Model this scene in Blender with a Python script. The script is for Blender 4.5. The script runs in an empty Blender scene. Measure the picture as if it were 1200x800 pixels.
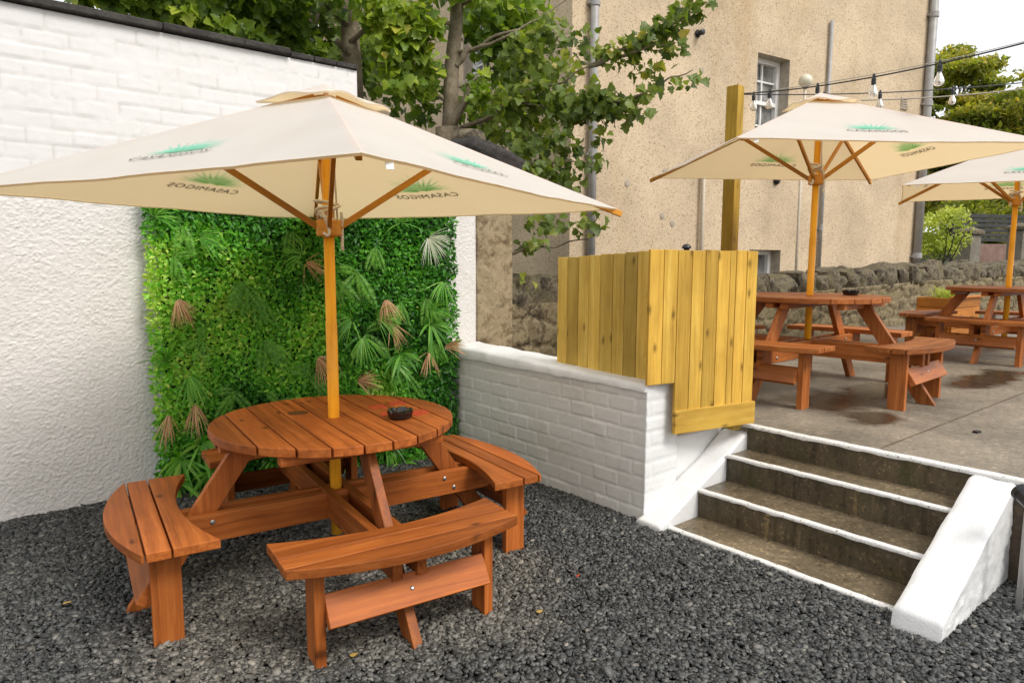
import bpy, bmesh, math, random
import numpy as np
from mathutils import Vector, Matrix
random.seed(7); rng = np.random.default_rng(7)
S = bpy.context.scene
COL = S.collection
R = math.radians
PI = math.pi

# ------------------------------------------------------------------ camera model
F, PITCH, YAW, ROLL, EYE = 803.0, R(6.66), R(39.94), R(-.17), 1.62
fw = np.array([math.sin(YAW)*math.cos(PITCH), math.cos(YAW)*math.cos(PITCH), -math.sin(PITCH)])
rt = np.array([math.cos(YAW), -math.sin(YAW), 0.0]); dn = np.cross(fw, rt)
_c, _s = math.cos(ROLL), math.sin(ROLL)
CR, CD = _c*rt+_s*dn, -_s*rt+_c*dn
CAM = np.array([0, 0, EYE])
def ray(u, v): return CR*((u-600)/F)+CD*((v-400)/F)+fw
def at_d(u, v, d): return CAM+ray(u, v)*d
def at_y(u, v, y): q = ray(u, v); return CAM+q*(y/q[1])
def at_x(u, v, x): q = ray(u, v); return CAM+q*(x/q[0])
def at_z(u, v, z): q = ray(u, v); return CAM+q*((z-EYE)/q[2])

# ------------------------------------------------------------------ noise
def _hash(ix, iy, seed):
    h = (ix.astype(np.int64)*374761393+iy.astype(np.int64)*668265263+seed*144665) & 0x7fffffff
    h = (h ^ (h >> 13))*1274126177 & 0x7fffffff
    return ((h ^ (h >> 16)) & 0xffff)/65535.0
def vnoise(x, y, seed=0):
    ix, iy = np.floor(x), np.floor(y); fx, fy = x-ix, y-iy
    fx = fx*fx*(3-2*fx); fy = fy*fy*(3-2*fy)
    a, b = _hash(ix, iy, seed), _hash(ix+1, iy, seed)
    c, d = _hash(ix, iy+1, seed), _hash(ix+1, iy+1, seed)
    return (a+(b-a)*fx)*(1-fy)+(c+(d-c)*fx)*fy
def fbm(x, y, seed=0, oct=4, gain=.5):
    t, a, n = 0, 1, 0
    for i in range(oct):
        t = t+a*vnoise(x*2**i, y*2**i, seed+i*17); n += a; a *= gain
    return t/n
def worley(x, y, seed=0):
    ix, iy = np.floor(x), np.floor(y)
    d1 = np.full(x.shape, 9.0); d2 = np.full(x.shape, 9.0); cid = np.zeros(x.shape)
    for dx in (-1, 0, 1):
        for dy in (-1, 0, 1):
            cx, cy = ix+dx, iy+dy
            px = cx+.15+.7*_hash(cx, cy, seed); py = cy+.15+.7*_hash(cx, cy, seed+5)
            d = np.hypot(px-x, py-y); h = _hash(cx, cy, seed+9)
            near = d < d1
            d2 = np.where(near, d1, np.minimum(d2, d)); cid = np.where(near, h, cid); d1 = np.minimum(d1, d)
    return d1, d2, cid

# ------------------------------------------------------------------ materials
def new_mat(name):
    m = bpy.data.materials.new(name); m.use_nodes = True
    nt = m.node_tree; b = nt.nodes['Principled BSDF']
    return m, nt, b
def N(nt, t, **kw):
    n = nt.nodes.new(t)
    for k, v in kw.items():
        if k.startswith('i_'): n.inputs[k[2:].replace('_', ' ')].default_value = v
        else: setattr(n, k, v)
    return n
def ramp(nt, stops, interp='LINEAR'):
    r = nt.nodes.new('ShaderNodeValToRGB'); e = r.color_ramp.elements; r.color_ramp.interpolation = interp
    while len(e) < len(stops): e.new(.5)
    for x, (p, c) in zip(e, stops):
        x.position = p; x.color = (*c, 1) if len(c) == 3 else c
    return r
def lk(nt, a, b): nt.links.new(a, b)
def mixc(nt, fac, a, b, mode='MIX'):
    m = nt.nodes.new('ShaderNodeMix'); m.data_type = 'RGBA'; m.blend_type = mode
    for s, v in ((m.inputs[0], fac), (m.inputs[6], a), (m.inputs[7], b)):
        if hasattr(v, 'is_linked') or hasattr(v, 'links'): nt.links.new(v, s)
        elif isinstance(v, (int, float)): s.default_value = v
        else: s.default_value = (*v, 1) if len(v) == 3 else v
    return m.outputs[2]
def math_n(nt, op, a, b=0.0, clamp=False):
    m = nt.nodes.new('ShaderNodeMath'); m.operation = op; m.use_clamp = clamp
    for s, v in ((m.inputs[0], a), (m.inputs[1], b)):
        if hasattr(v, 'links'): nt.links.new(v, s)
        else: s.default_value = v
    return m.outputs[0]
def bump(nt, b, h, strength=.3, dist=.01):
    n = N(nt, 'ShaderNodeBump'); n.inputs['Strength'].default_value = strength; n.inputs['Distance'].default_value = dist
    lk(nt, h, n.inputs['Height']); lk(nt, n.outputs[0], b.inputs['Normal'])
def noise(nt, vec, scale, detail=4, rough=.55, dist=0.0):
    n = N(nt, 'ShaderNodeTexNoise'); n.inputs['Scale'].default_value = scale; n.inputs['Detail'].default_value = detail
    n.inputs['Roughness'].default_value = rough; n.inputs['Distortion'].default_value = dist
    if vec is not None: lk(nt, vec, n.inputs['Vector'])
    return n.outputs[0]
def geo_pos(nt): return N(nt, 'ShaderNodeNewGeometry').outputs['Position']
def mapping(nt, vec, scale):
    m = N(nt, 'ShaderNodeMapping'); m.inputs['Scale'].default_value = scale; lk(nt, vec, m.inputs['Vector']); return m.outputs[0]

def plain(name, col, rough=.5, metal=0.0, var=.12, scale=30, bmp=.0, spec=.5):
    m, nt, b = new_mat(name)
    p = N(nt, 'ShaderNodeTexCoord').outputs['Object']
    n = noise(nt, p, scale, 5)
    d = tuple(c*(1-var) for c in col); l = tuple(min(1, c*(1+var)) for c in col)
    r = ramp(nt, [(.3, d), (.7, l)]); lk(nt, n, r.inputs[0]); lk(nt, r.outputs[0], b.inputs['Base Color'])
    b.inputs['Roughness'].default_value = rough; b.inputs['Metallic'].default_value = metal
    b.inputs['Specular IOR Level'].default_value = spec
    if bmp: bump(nt, b, n, bmp, .004)
    return m

def wood(name, dark, mid, light, rough=.45, knot=.7, grain=.5, gate=.62):
    """timber: grain follows each board's own 'gc' coordinates (metres along, across, through)"""
    m, nt, b = new_mat(name)
    gc = N(nt, 'ShaderNodeAttribute', attribute_name='gc').outputs['Vector']
    tint = N(nt, 'ShaderNodeAttribute', attribute_name='tint').outputs['Fac']
    warp = noise(nt, mapping(nt, gc, (2.2, 9, 9)), 1.0, 3)
    w = N(nt, 'ShaderNodeVectorMath', operation='SCALE'); 
    cmb = N(nt, 'ShaderNodeCombineXYZ'); lk(nt, warp, cmb.inputs['Y']); lk(nt, cmb.outputs[0], w.inputs[0]); w.inputs['Scale'].default_value = .05
    add = N(nt, 'ShaderNodeVectorMath', operation='ADD'); lk(nt, gc, add.inputs[0]); lk(nt, w.outputs[0], add.inputs[1])
    g1 = noise(nt, mapping(nt, add.outputs[0], (1.3, 34, 34)), 1.0, 6, .6)
    g2 = noise(nt, mapping(nt, add.outputs[0], (5, 160, 160)), 1.0, 3, .6)
    g = math_n(nt, 'ADD', math_n(nt, 'MULTIPLY', g1, .72), math_n(nt, 'MULTIPLY', g2, .28))
    r = ramp(nt, [(.24, dark), (.5, mid), (.76, light)]); lk(nt, g, r.inputs[0])
    col = r.outputs[0]
    # knots
    v = N(nt, 'ShaderNodeTexVoronoi', feature='F1', voronoi_dimensions='2D'); v.inputs['Scale'].default_value = 1.0; v.inputs['Randomness'].default_value = 1.0
    lk(nt, mapping(nt, add.outputs[0], (4.2, 9.5, 2.0)), v.inputs['Vector'])
    k = ramp(nt, [(.05, (1, 1, 1)), (.10, (.45, .45, .45)), (.19, (0, 0, 0))]); lk(nt, v.outputs['Distance'], k.inputs[0])
    gs = N(nt, 'ShaderNodeSeparateColor'); lk(nt, v.outputs['Color'], gs.inputs[0])
    kk = math_n(nt, 'MULTIPLY', math_n(nt, 'MULTIPLY', k.outputs[0], math_n(nt, 'GREATER_THAN', gs.outputs[0], gate)), knot)
    col = mixc(nt, kk, col, tuple(c*.32 for c in dark))
    # per-board tone and blotches of stain
    t = ramp(nt, [(0, (.68, .67, .66)), (.5, (1, 1, 1)), (1, (1.28, 1.25, 1.25))]); lk(nt, tint, t.inputs[0])
    col = mixc(nt, 1.0, col, t.outputs[0], 'MULTIPLY')
    bl = noise(nt, mapping(nt, gc, (3, 6, 6)), 1.0, 3)
    br = ramp(nt, [(.3, (.8, .77, .74)), (.62, (1.06, 1.05, 1.04))]); lk(nt, bl, br.inputs[0])
    col = mixc(nt, 1.0, col, br.outputs[0], 'MULTIPLY')
    lk(nt, col, b.inputs['Base Color'])
    rr = N(nt, 'ShaderNodeMapRange'); rr.inputs['To Min'].default_value = rough-.1; rr.inputs['To Max'].default_value = rough+.15
    lk(nt, g1, rr.inputs['Value']); lk(nt, rr.outputs[0], b.inputs['Roughness'])
    b.inputs['Specular IOR Level'].default_value = .25
    bump(nt, b, g, grain*.5, .003)
    return m

def leaf_mat(name, stops, trans=.35, rough=.45, gloss=.4):
    """foliage: colour from the leaf's own random 'tint'"""
    m, nt, b = new_mat(name)
    tint = N(nt, 'ShaderNodeAttribute', attribute_name='tint').outputs['Fac']
    r = ramp(nt, stops); lk(nt, tint, r.inputs[0])
    n = noise(nt, geo_pos(nt), 60, 3)
    v = ramp(nt, [(.3, (.8, .8, .8)), (.7, (1.15, 1.15, 1.15))]); lk(nt, n, v.inputs[0])
    col = mixc(nt, 1.0, r.outputs[0], v.outputs[0], 'MULTIPLY')
    lk(nt, col, b.inputs['Base Color']); b.inputs['Roughness'].default_value = rough; b.inputs['Specular IOR Level'].default_value = gloss
    tr = N(nt, 'ShaderNodeBsdfTranslucent'); lk(nt, mixc(nt, 1.0, col, (1.5, 1.6, .6), 'MULTIPLY'), tr.inputs['Color'])
    mx = N(nt, 'ShaderNodeMixShader'); mx.inputs[0].default_value = trans
    lk(nt, b.outputs[0], mx.inputs[1]); lk(nt, tr.outputs[0], mx.inputs[2])
    lk(nt, mx.outputs[0], nt.nodes['Material Output'].inputs['Surface'])
    return m

M = {}
M['table_wood'] = wood('stained table timber', (.13, .034, .007), (.36, .100, .019), (.53, .185, .042), .48, .8, .5, .80)
M['terrace_table_wood'] = wood('stained terrace table timber', (.14, .040, .009), (.36, .112, .026), (.51, .20, .052), .42, .7, .5, .80)
M['fence_wood'] = wood('pressure treated fence timber', (.38, .20, .028), (.61, .37, .058), (.76, .53, .12), .62, .75, .5, .72)
M['fence_wood_side'] = wood('greenish fence timber', (.46, .285, .050), (.66, .455, .100), (.78, .61, .18), .64, .75, .5, .72)
M['post_wood'] = wood('treated post timber', (.20, .115, .014), (.42, .26, .032), (.58, .38, .06), .6, .7)
M['pole_wood'] = wood('varnished parasol timber', (.66, .27, .014), (.86, .40, .024), (.94, .49, .04), .28, .15, .2)
M['rib_wood'] = wood('varnished rib timber', (.40, .155, .018), (.60, .265, .032), (.72, .35, .055), .38, .2, .2)
M['planter_wood'] = wood('orange planter timber', (.30, .10, .012), (.50, .19, .03), (.62, .26, .05), .5, .5)

def white_paint(name, base, dirt=.25, fine=180, bstr=.25, joint=None, coarse=0):
    m, nt, b = new_mat(name)
    p = geo_pos(nt)
    n = noise(nt, p, 2.3, 6, .6); n2 = noise(nt, p, 26, 5, .65)
    s = math_n(nt, 'ADD', math_n(nt, 'MULTIPLY', n, .6), math_n(nt, 'MULTIPLY', n2, .4))
    d = tuple(c*(1-dirt) for c in base[:2])+(base[2]*(1-dirt*1.25),)
    r = ramp(nt, [(.33, d), (.52, base)]); lk(nt, s, r.inputs[0])
    col = r.outputs[0]
    if joint is not None:      # paint in the joints: whiter or cracked, here and there
        j = N(nt, 'ShaderNodeAttribute', attribute_name='joint').outputs['Fac']; bk = ramp(nt, [(.40, (.1, .1, .1)), (.60, (1, 1, 1))]); lk(nt, noise(nt, p, 4.5, 5, .7), bk.inputs[0])
        col = mixc(nt, math_n(nt, 'MULTIPLY', j, bk.outputs[0]), col, joint)
    lk(nt, col, b.inputs['Base Color']); b.inputs['Roughness'].default_value = .55; b.inputs['Specular IOR Level'].default_value = .3
    if coarse: bump(nt, b, math_n(nt, 'ADD', noise(nt, p, 70, 5, .65), math_n(nt, 'MULTIPLY', noise(nt, p, 150, 3), .5)), coarse, .014)
    else: bump(nt, b, noise(nt, p, fine, 3), bstr, .003)
    return m
M['white_brick'] = white_paint('white painted brick', (.72, .705, .69), .06, joint=(.60, .58, .55))
M['white_render'] = white_paint('white roughcast', (.74, .715, .68), .10, coarse=.35)
M['grey_brick'] = white_paint('off-white painted brick', (.74, .725, .70), .12, 120, .5, joint=(.80, .795, .78))
M['white_cap'] = white_paint('fresh white masonry paint', (.74, .74, .73), .09, coarse=.22)

def stone(name, cols, scale=1.0, bstr=.8):
    m, nt, b = new_mat(name)
    p = geo_pos(nt)
    a = noise(nt, p, 3.2*scale, 8, .65); c = noise(nt, p, 14*scale, 8, .7, .4)
    s = math_n(nt, 'ADD', math_n(nt, 'MULTIPLY', a, .5), math_n(nt, 'MULTIPLY', c, .5))
    r = ramp(nt, cols); lk(nt, s, r.inputs[0])
    l = noise(nt, p, 38*scale, 5, .7); lr = ramp(nt, [(.62, (0, 0, 0)), (.70, (1, 1, 1))]); lk(nt, l, lr.inputs[0])
    col = mixc(nt, math_n(nt, 'MULTIPLY', lr.outputs[0], .45), r.outputs[0], (.34, .31, .22))
    lk(nt, col, b.inputs['Base Color']); b.inputs['Roughness'].default_value = .9; b.inputs['Specular IOR Level'].default_value = .2
    bump(nt, b, c, bstr, .02)
    return m
M['rubble'] = stone('old rubble stone', [(.36, (.030, .023, .015)), (.44, (.11, .086, .052)), (.51, (.27, .215, .13)), (.57, (.14, .12, .058)), (.66, (.42, .355, .24))])
M['coping'] = stone('weathered coping stone', [(.34, (.022, .019, .016)), (.45, (.085, .070, .050)), (.53, (.20, .168, .115)), (.59, (.095, .088, .034)), (.68, (.34, .30, .21))], 1.6, 1.0)
M['pier'] = stone('worn rendered stone', [(.34, (.07, .048, .026)), (.43, (.19, .14, .08)), (.51, (.35, .28, .175)), (.58, (.27, .215, .13)), (.68, (.50, .43, .30))], .9, .7)
M['slate'] = stone('dark slate coping', [(.30, (.018, .016, .015)), (.5, (.055, .05, .046)), (.7, (.10, .092, .08))], 1.5, .6)
M['gate_stone'] = stone('grey gate stone', [(.30, (.09, .08, .065)), (.5, (.20, .18, .145)), (.7, (.30, .27, .22))], 1.0, .6)

def house_render(name, base):
    m, nt, b = new_mat(name)
    p = geo_pos(nt)
    v = N(nt, 'ShaderNodeTexVoronoi', feature='F1'); v.inputs['Scale'].default_value = 72; lk(nt, p, v.inputs['Vector'])
    n = noise(nt, p, 1.1, 6, .6); n2 = noise(nt, p, 90, 4, .7)
    r = ramp(nt, [(.30, tuple(c*.74 for c in base)), (.62, base)]); lk(nt, n, r.inputs[0])
    sp = N(nt, 'ShaderNodeSeparateColor'); lk(nt, v.outputs['Color'], sp.inputs[0])
    k = ramp(nt, [(.0, (.50, .45, .39)), (.08, (.76, .72, .68)), (.22, (.97, .97, .97)), (.8, (1, 1, 1)), (1, (1.14, 1.14, 1.16))]); lk(nt, sp.outputs[0], k.inputs[0])
    col = mixc(nt, 1.0, r.outputs[0], k.outputs[0], 'MULTIPLY')
    st = noise(nt, mapping(nt, p, (1.2, 1.2, .25)), 1.0, 4)
    sr = ramp(nt, [(.55, (1, 1, 1)), (.75, (.86, .80, .70))]); lk(nt, st, sr.inputs[0])
    col = mixc(nt, 1.0, col, sr.outputs[0], 'MULTIPLY')
    lk(nt, col, b.inputs['Base Color']); b.inputs['Roughness'].default_value = .9; b.inputs['Specular IOR Level'].default_value = .15
    h = math_n(nt, 'ADD', math_n(nt, 'MULTIPLY', v.outputs['Distance'], -1.0), math_n(nt, 'MULTIPLY', n2, .8))
    bump(nt, b, h, .3, .006)
    return m
M['harling'] = house_render('cream pebbledash', (.65, .52, .36))
M['margin'] = plain('stone margin', (.40, .345, .27), .85, var=.2, scale=14, bmp=.3)
M['white_gloss'] = plain('white window paint', (.80, .80, .78), .35, var=.05)
M['grey_pipe'] = plain('grey pipe paint', (.33, .32, .305), .45, var=.15, scale=8)
M['cream_pipe'] = plain('cream pipe paint', (.60, .53, .42), .5, var=.1)
M['black'] = plain('black plastic', (.014, .014, .016), .35)
M['gloss_black'] = plain('glossy black glass', (.006, .005, .005), .08, spec=.7)
M['cable'] = plain('black rubber cable', (.010, .010, .011), .5)
M['wire'] = plain('pale overhead wire', (.30, .27, .22), .6)
M['zinc'] = plain('zinc bolt', (.42, .41, .40), .38, .9)
M['rope'] = plain('cotton rope', (.80, .75, .66), .9, var=.2, scale=160, bmp=.6)
M['red_stain'] = plain('red paint mark', (.44, .055, .016), .5, var=.25, scale=60)
M['dark_stain'] = plain('damp mark', (.12, .04, .010), .45, var=.3, scale=60)
M['brick_red'] = plain('old red brick', (.30, .115, .07), .85, var=.3, scale=10)
M['slate_roof'] = plain('slate roof', (.07, .07, .078), .7, var=.25, scale=9)
M['bark'] = stone('mottled bark', [(.28, (.055, .042, .026)), (.45, (.15, .12, .08)), (.62, (.26, .215, .15)), (.75, (.14, .13, .085))], 2.0, .5)
M['dark_bark'] = stone('dark bark', [(.28, (.018, .013, .009)), (.5, (.055, .04, .028)), (.72, (.11, .085, .06))], 2.5, .5)
M['lamp_cream'] = plain('cream lamp globe', (.66, .62, .47), .3, var=.05)
M['fascia'] = plain('dark boarding', (.035, .036, .034), .7, var=.3, scale=6)
M['rust_path'] = plain('reddish path', (.24, .15, .12), .9, var=.2, scale=5)
M['tag_white'] = plain('white label fabric', (.8, .8, .78), .7, var=.04)
def ink(name, film, body, f):
    m = plain(name, body, .8, var=.08); nt = m.node_tree; tr = N(nt, 'ShaderNodeBsdfTransparent'); tr.inputs['Color'].default_value = (*film, 1)
    mx = N(nt, 'ShaderNodeMixShader'); mx.inputs[0].default_value = f; b = nt.nodes['Principled BSDF']
    lk(nt, tr.outputs[0], mx.inputs[1]); lk(nt, b.outputs[0], mx.inputs[2]); lk(nt, mx.outputs[0], nt.nodes['Material Output'].inputs['Surface']); return m
M['logo_green'] = ink('mint ink', (.58, .92, .82), (.34, .68, .54), .28)
M['logo_under'] = ink('mint ink on the inside', (.90, .98, .80), (.60, .74, .45), .05)
M['logo_text'] = ink('charcoal ink', (.08, .09, .09), (.06, .07, .07), .5)
M['text_under'] = ink('charcoal ink on the inside', (.30, .28, .26), (.15, .13, .10), .2)
M['soil'] = plain('dark earth', (.085, .062, .042), .95, var=.5, scale=20, bmp=.8)

m, nt, b = new_mat('lamp glass'); M['glass_bulb'] = m
b.inputs['Base Color'].default_value = (.97, .93, .84, 1); b.inputs['Roughness'].default_value = .05
b.inputs['Transmission Weight'].default_value = .75; b.inputs['IOR'].default_value = 1.25
n = noise(nt, N(nt, 'ShaderNodeTexCoord').outputs['Object'], 30, 2)
rr = ramp(nt, [(.3, (.97, .93, .84)), (.7, (1, .99, .95))]); lk(nt, n, rr.inputs[0]); lk(nt, rr.outputs[0], b.inputs['Base Color'])
m, nt, b = new_mat('window glass'); M['pane'] = m
n = noise(nt, geo_pos(nt), 3.0, 3); rr = ramp(nt, [(.35, (.10, .105, .10)), (.65, (.34, .34, .33))]); lk(nt, n, rr.inputs[0])  # reflected sky put into the glass colour as paler blotches
lk(nt, rr.outputs[0], b.inputs['Base Color']); b.inputs['Roughness'].default_value = .04; b.inputs['Specular IOR Level'].default_value = .9

# canopy fabric: opaque cream cloth that lets some light through
m, nt, b = new_mat('cream canopy cloth'); M['canopy'] = m
p = N(nt, 'ShaderNodeTexCoord').outputs['Object']
n = noise(nt, p, 3.0, 4); rr = ramp(nt, [(.3, (.80, .775, .71)), (.7, (.85, .835, .78))]); lk(nt, n, rr.inputs[0])
lk(nt, rr.outputs[0], b.inputs['Base Color']); b.inputs['Roughness'].default_value = .85; b.inputs['Specular IOR Level'].default_value = .15
tr = N(nt, 'ShaderNodeBsdfTranslucent'); tr.inputs['Color'].default_value = (.88, .68, .38, 1)
mx = N(nt, 'ShaderNodeMixShader'); mx.inputs[0].default_value = .46
lk(nt, b.outputs[0], mx.inputs[1]); lk(nt, tr.outputs[0], mx.inputs[2]); lk(nt, mx.outputs[0], nt.nodes['Material Output'].inputs['Surface'])
wv = noise(nt, p, 400, 2); bump(nt, b, math_n(nt, 'ADD', math_n(nt, 'MULTIPLY', wv, .2), noise(nt, p, 7, 3)), .15, .01)

# gravel
m, nt, b = new_mat('grey chippings'); M['gravel'] = m
isl = N(nt, 'ShaderNodeNewGeometry').outputs['Random Per Island']
r1 = ramp(nt, [(0, (.016, .017, .017)), (.4, (.042, .044, .044)), (.75, (.085, .087, .083)), (.97, (.125, .125, .118)), (1, (.20, .19, .165))]); lk(nt, isl, r1.inputs[0])
r2 = ramp(nt, [(0, (.09, .082, .066)), (.5, (.185, .17, .135)), (.9, (.30, .27, .215)), (1, (.42, .37, .30))]); lk(nt, isl, r2.inputs[0])
dry = N(nt, 'ShaderNodeAttribute', attribute_name='dry').outputs['Fac']
col = mixc(nt, dry, r1.outputs[0], r2.outputs[0])
fn = noise(nt, geo_pos(nt), 130, 4); fr = ramp(nt, [(.3, (.75, .75, .75)), (.7, (1.25, 1.25, 1.25))]); lk(nt, fn, fr.inputs[0])
lk(nt, mixc(nt, 1.0, col, fr.outputs[0], 'MULTIPLY'), b.inputs['Base Color'])
rg = N(nt, 'ShaderNodeMapRange'); rg.inputs['To Min'].default_value = .55; rg.inputs['To Max'].default_value = .9; lk(nt, dry, rg.inputs['Value']); lk(nt, rg.outputs[0], b.inputs['Roughness'])
bump(nt, b, fn, .3, .003)
m, nt, b = new_mat('gravel bed'); M['gravel_bed'] = m
v = N(nt, 'ShaderNodeTexVoronoi', feature='F1'); v.inputs['Scale'].default_value = 42; lk(nt, geo_pos(nt), v.inputs['Vector'])
rr = ramp(nt, [(0, (.05, .05, .048)), (.6, (.012, .012, .012))]); lk(nt, v.outputs['Distance'], rr.inputs[0]); lk(nt, rr.outputs[0], b.inputs['Base Color']); b.inputs['Roughness'].default_value = .9
bump(nt, b, v.outputs['Distance'], .8, .02)

def concrete(name, base, wet_pts=(), rough=.8, streak=.0, moss=.0):
    """wet_pts: (x, y, rx, ry) puddles where the slab is soaked: darker and glossy"""
    m, nt, b = new_mat(name)
    p = geo_pos(nt)
    a = noise(nt, p, 1.4, 7, .62); c = noise(nt, p, 22, 7, .7); d = noise(nt, p, 160, 3, .6)
    s = math_n(nt, 'ADD', math_n(nt, 'MULTIPLY', a, .5), math_n(nt, 'ADD', math_n(nt, 'MULTIPLY', c, .32), math_n(nt, 'MULTIPLY', d, .18)))
    r = ramp(nt, [(.36, tuple(k*.38 for k in base)), (.5, base), (.62, tuple(k*1.6 for k in base))]); lk(nt, s, r.inputs[0])
    col = r.outputs[0]; wet = None
    gv = N(nt, 'ShaderNodeTexVoronoi', feature='F1'); gv.inputs['Scale'].default_value = 75; lk(nt, p, gv.inputs['Vector'])
    gs = N(nt, 'ShaderNodeSeparateColor'); lk(nt, gv.outputs['Color'], gs.inputs[0])
    gr = ramp(nt, [(0, (.45, .43, .40)), (.12, (1, 1, 1)), (.86, (1, 1, 1)), (.96, (1.9, 1.85, 1.7))]); lk(nt, gs.outputs[0], gr.inputs[0])
    col = mixc(nt, .8 if streak or rough < .6 else .45, col, gr.outputs[0], 'MULTIPLY')
    if streak:      # runs and drips down the face
        sv = noise(nt, mapping(nt, p, (16, 16, 1.6)), 1.0, 5, .65); sr = ramp(nt, [(.36, (.45, .42, .36)), (.5, (1, 1, 1)), (.60, (1, 1, 1)), (.70, (2.3, 2.1, 1.7))]); lk(nt, sv, sr.inputs[0])
        col = mixc(nt, streak, col, sr.outputs[0], 'MULTIPLY')
    sx = N(nt, 'ShaderNodeSeparateXYZ'); lk(nt, p, sx.inputs[0])
    for x, y, rx, ry in wet_pts:
        dx = math_n(nt, 'DIVIDE', math_n(nt, 'SUBTRACT', sx.outputs[0], x), rx); dy = math_n(nt, 'DIVIDE', math_n(nt, 'SUBTRACT', sx.outputs[1], y), ry)
        q = math_n(nt, 'SQRT', math_n(nt, 'ADD', math_n(nt, 'MULTIPLY', dx, dx), math_n(nt, 'MULTIPLY', dy, dy)))
        q = math_n(nt, 'ADD', q, math_n(nt, 'MULTIPLY', math_n(nt, 'SUBTRACT', noise(nt, p, 3.5, 6), .5), 1.5))
        k = N(nt, 'ShaderNodeMapRange'); k.inputs['From Min'].default_value = 1.15; k.inputs['From Max'].default_value = .72; lk(nt, q, k.inputs['Value'])
        wet = k.outputs[0] if wet is None else math_n(nt, 'MAXIMUM', wet, k.outputs[0])
    if moss:
        mo = noise(nt, p, 5, 6, .65); mr = ramp(nt, [(.52, (0, 0, 0)), (.66, (1, 1, 1))]); lk(nt, mo, mr.inputs[0])
        col = mixc(nt, math_n(nt, 'MULTIPLY', mr.outputs[0], moss), col, (.055, .058, .016))
        li = noise(nt, p, 48, 4, .6); lr = ramp(nt, [(.68, (0, 0, 0)), (.74, (1, 1, 1))]); lk(nt, li, lr.inputs[0])
        col = mixc(nt, math_n(nt, 'MULTIPLY', lr.outputs[0], .5), col, (.36, .35, .26))
    if wet is not None:
        col = mixc(nt, wet, col, mixc(nt, 1.0, col, (.22, .19, .16), 'MULTIPLY'))
        k = N(nt, 'ShaderNodeMapRange'); k.inputs['To Min'].default_value = rough; k.inputs['To Max'].default_value = .22; lk(nt, wet, k.inputs['Value'])
        lk(nt, k.outputs[0], b.inputs['Roughness'])
    else:
        k = N(nt, 'ShaderNodeMapRange'); k.inputs['From Min'].default_value = .35; k.inputs['From Max'].default_value = .65
        k.inputs['To Min'].default_value = rough-.28; k.inputs['To Max'].default_value = rough; lk(nt, a, k.inputs['Value']); lk(nt, k.outputs[0], b.inputs['Roughness'])
    lk(nt, col, b.inputs['Base Color']); b.inputs['Specular IOR Level'].default_value = .4
    bump(nt, b, s, .35, .006)
    return m
M['terrace'] = concrete('damp terrace concrete', (.180, .152, .115), [(6.05, 2.35, .50, .34), (7.5, 2.02, .85, .22), (5.35, 2.45, .40, .35), (5.0, 2.0, .25, .2)], .62)
M['tread'] = concrete('step tread concrete', (.135, .105, .066), (), .55)
M['riser'] = concrete('damp step riser', (.088, .066, .037), (), .7, .8, .6)
m, nt, b = new_mat('worn white edge paint'); M['edge_paint'] = m
p = geo_pos(nt); n = noise(nt, p, 60, 6, .7); rr = ramp(nt, [(.36, (.20, .17, .12)), (.42, (.70, .69, .66)), (1, (.78, .78, .77))]); lk(nt, n, rr.inputs[0]); lk(nt, rr.outputs[0], b.inputs['Base Color'])
b.inputs['Roughness'].default_value = .6; bump(nt, b, n, .3, .004)
m, nt, b = new_mat('grassy soil'); M['ground'] = m
n = noise(nt, geo_pos(nt), 1.5, 7); rr = ramp(nt, [(.35, (.03, .035, .015)), (.6, (.07, .075, .03)), (.8, (.11, .09, .05))]); lk(nt, n, rr.inputs[0]); lk(nt, rr.outputs[0], b.inputs['Base Color']); b.inputs['Roughness'].default_value = .95

M['hedge_leaf'] = leaf_mat('box leaf', [(0, (.025, .12, .013)), (.35, (.085, .32, .028)), (.65, (.18, .50, .045)), (.9, (.34, .63, .07)), (1, (.52, .70, .13))], .35, .4)
M['fern'] = leaf_mat('fern frond', [(0, (.03, .13, .014)), (.5, (.085, .27, .026)), (1, (.18, .42, .045))], .3, .42)
M['grass_tuft'] = leaf_mat('bright grass blade', [(0, (.07, .26, .022)), (.5, (.15, .42, .04)), (1, (.30, .55, .09))], .35, .4)
M['dry_tuft'] = leaf_mat('dried palm blade', [(0, (.26, .13, .055)), (.5, (.48, .27, .125)), (1, (.64, .44, .24))], .25, .6)
M['white_tuft'] = leaf_mat('bleached palm blade', [(0, (.45, .46, .36)), (1, (.74, .74, .64))], .3, .5)
M['maple'] = leaf_mat('sycamore leaf', [(0, (.045, .08, .012)), (.4, (.14, .225, .026)), (.7, (.28, .37, .04)), (.9, (.43, .50, .06)), (1, (.56, .48, .08))], .45, .42)
M['shade_maple'] = leaf_mat('shaded sycamore leaf', [(0, (.05, .08, .014)), (.5, (.15, .21, .034)), (.85, (.31, .34, .05)), (1, (.46, .38, .08))], .4, .45)  # duller copy of the sycamore leaf, its shade put into the colour
M['far_leaf'] = leaf_mat('autumn tinged leaf', [(0, (.08, .105, .014)), (.4, (.20, .235, .034)), (.7, (.32, .32, .046)), (1, (.52, .40, .07))], .5, .6)
M['bush_leaf'] = leaf_mat('pale bush leaf', [(0, (.14, .20, .025)), (.5, (.34, .41, .06)), (1, (.55, .56, .11))], .35, .5)

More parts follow.
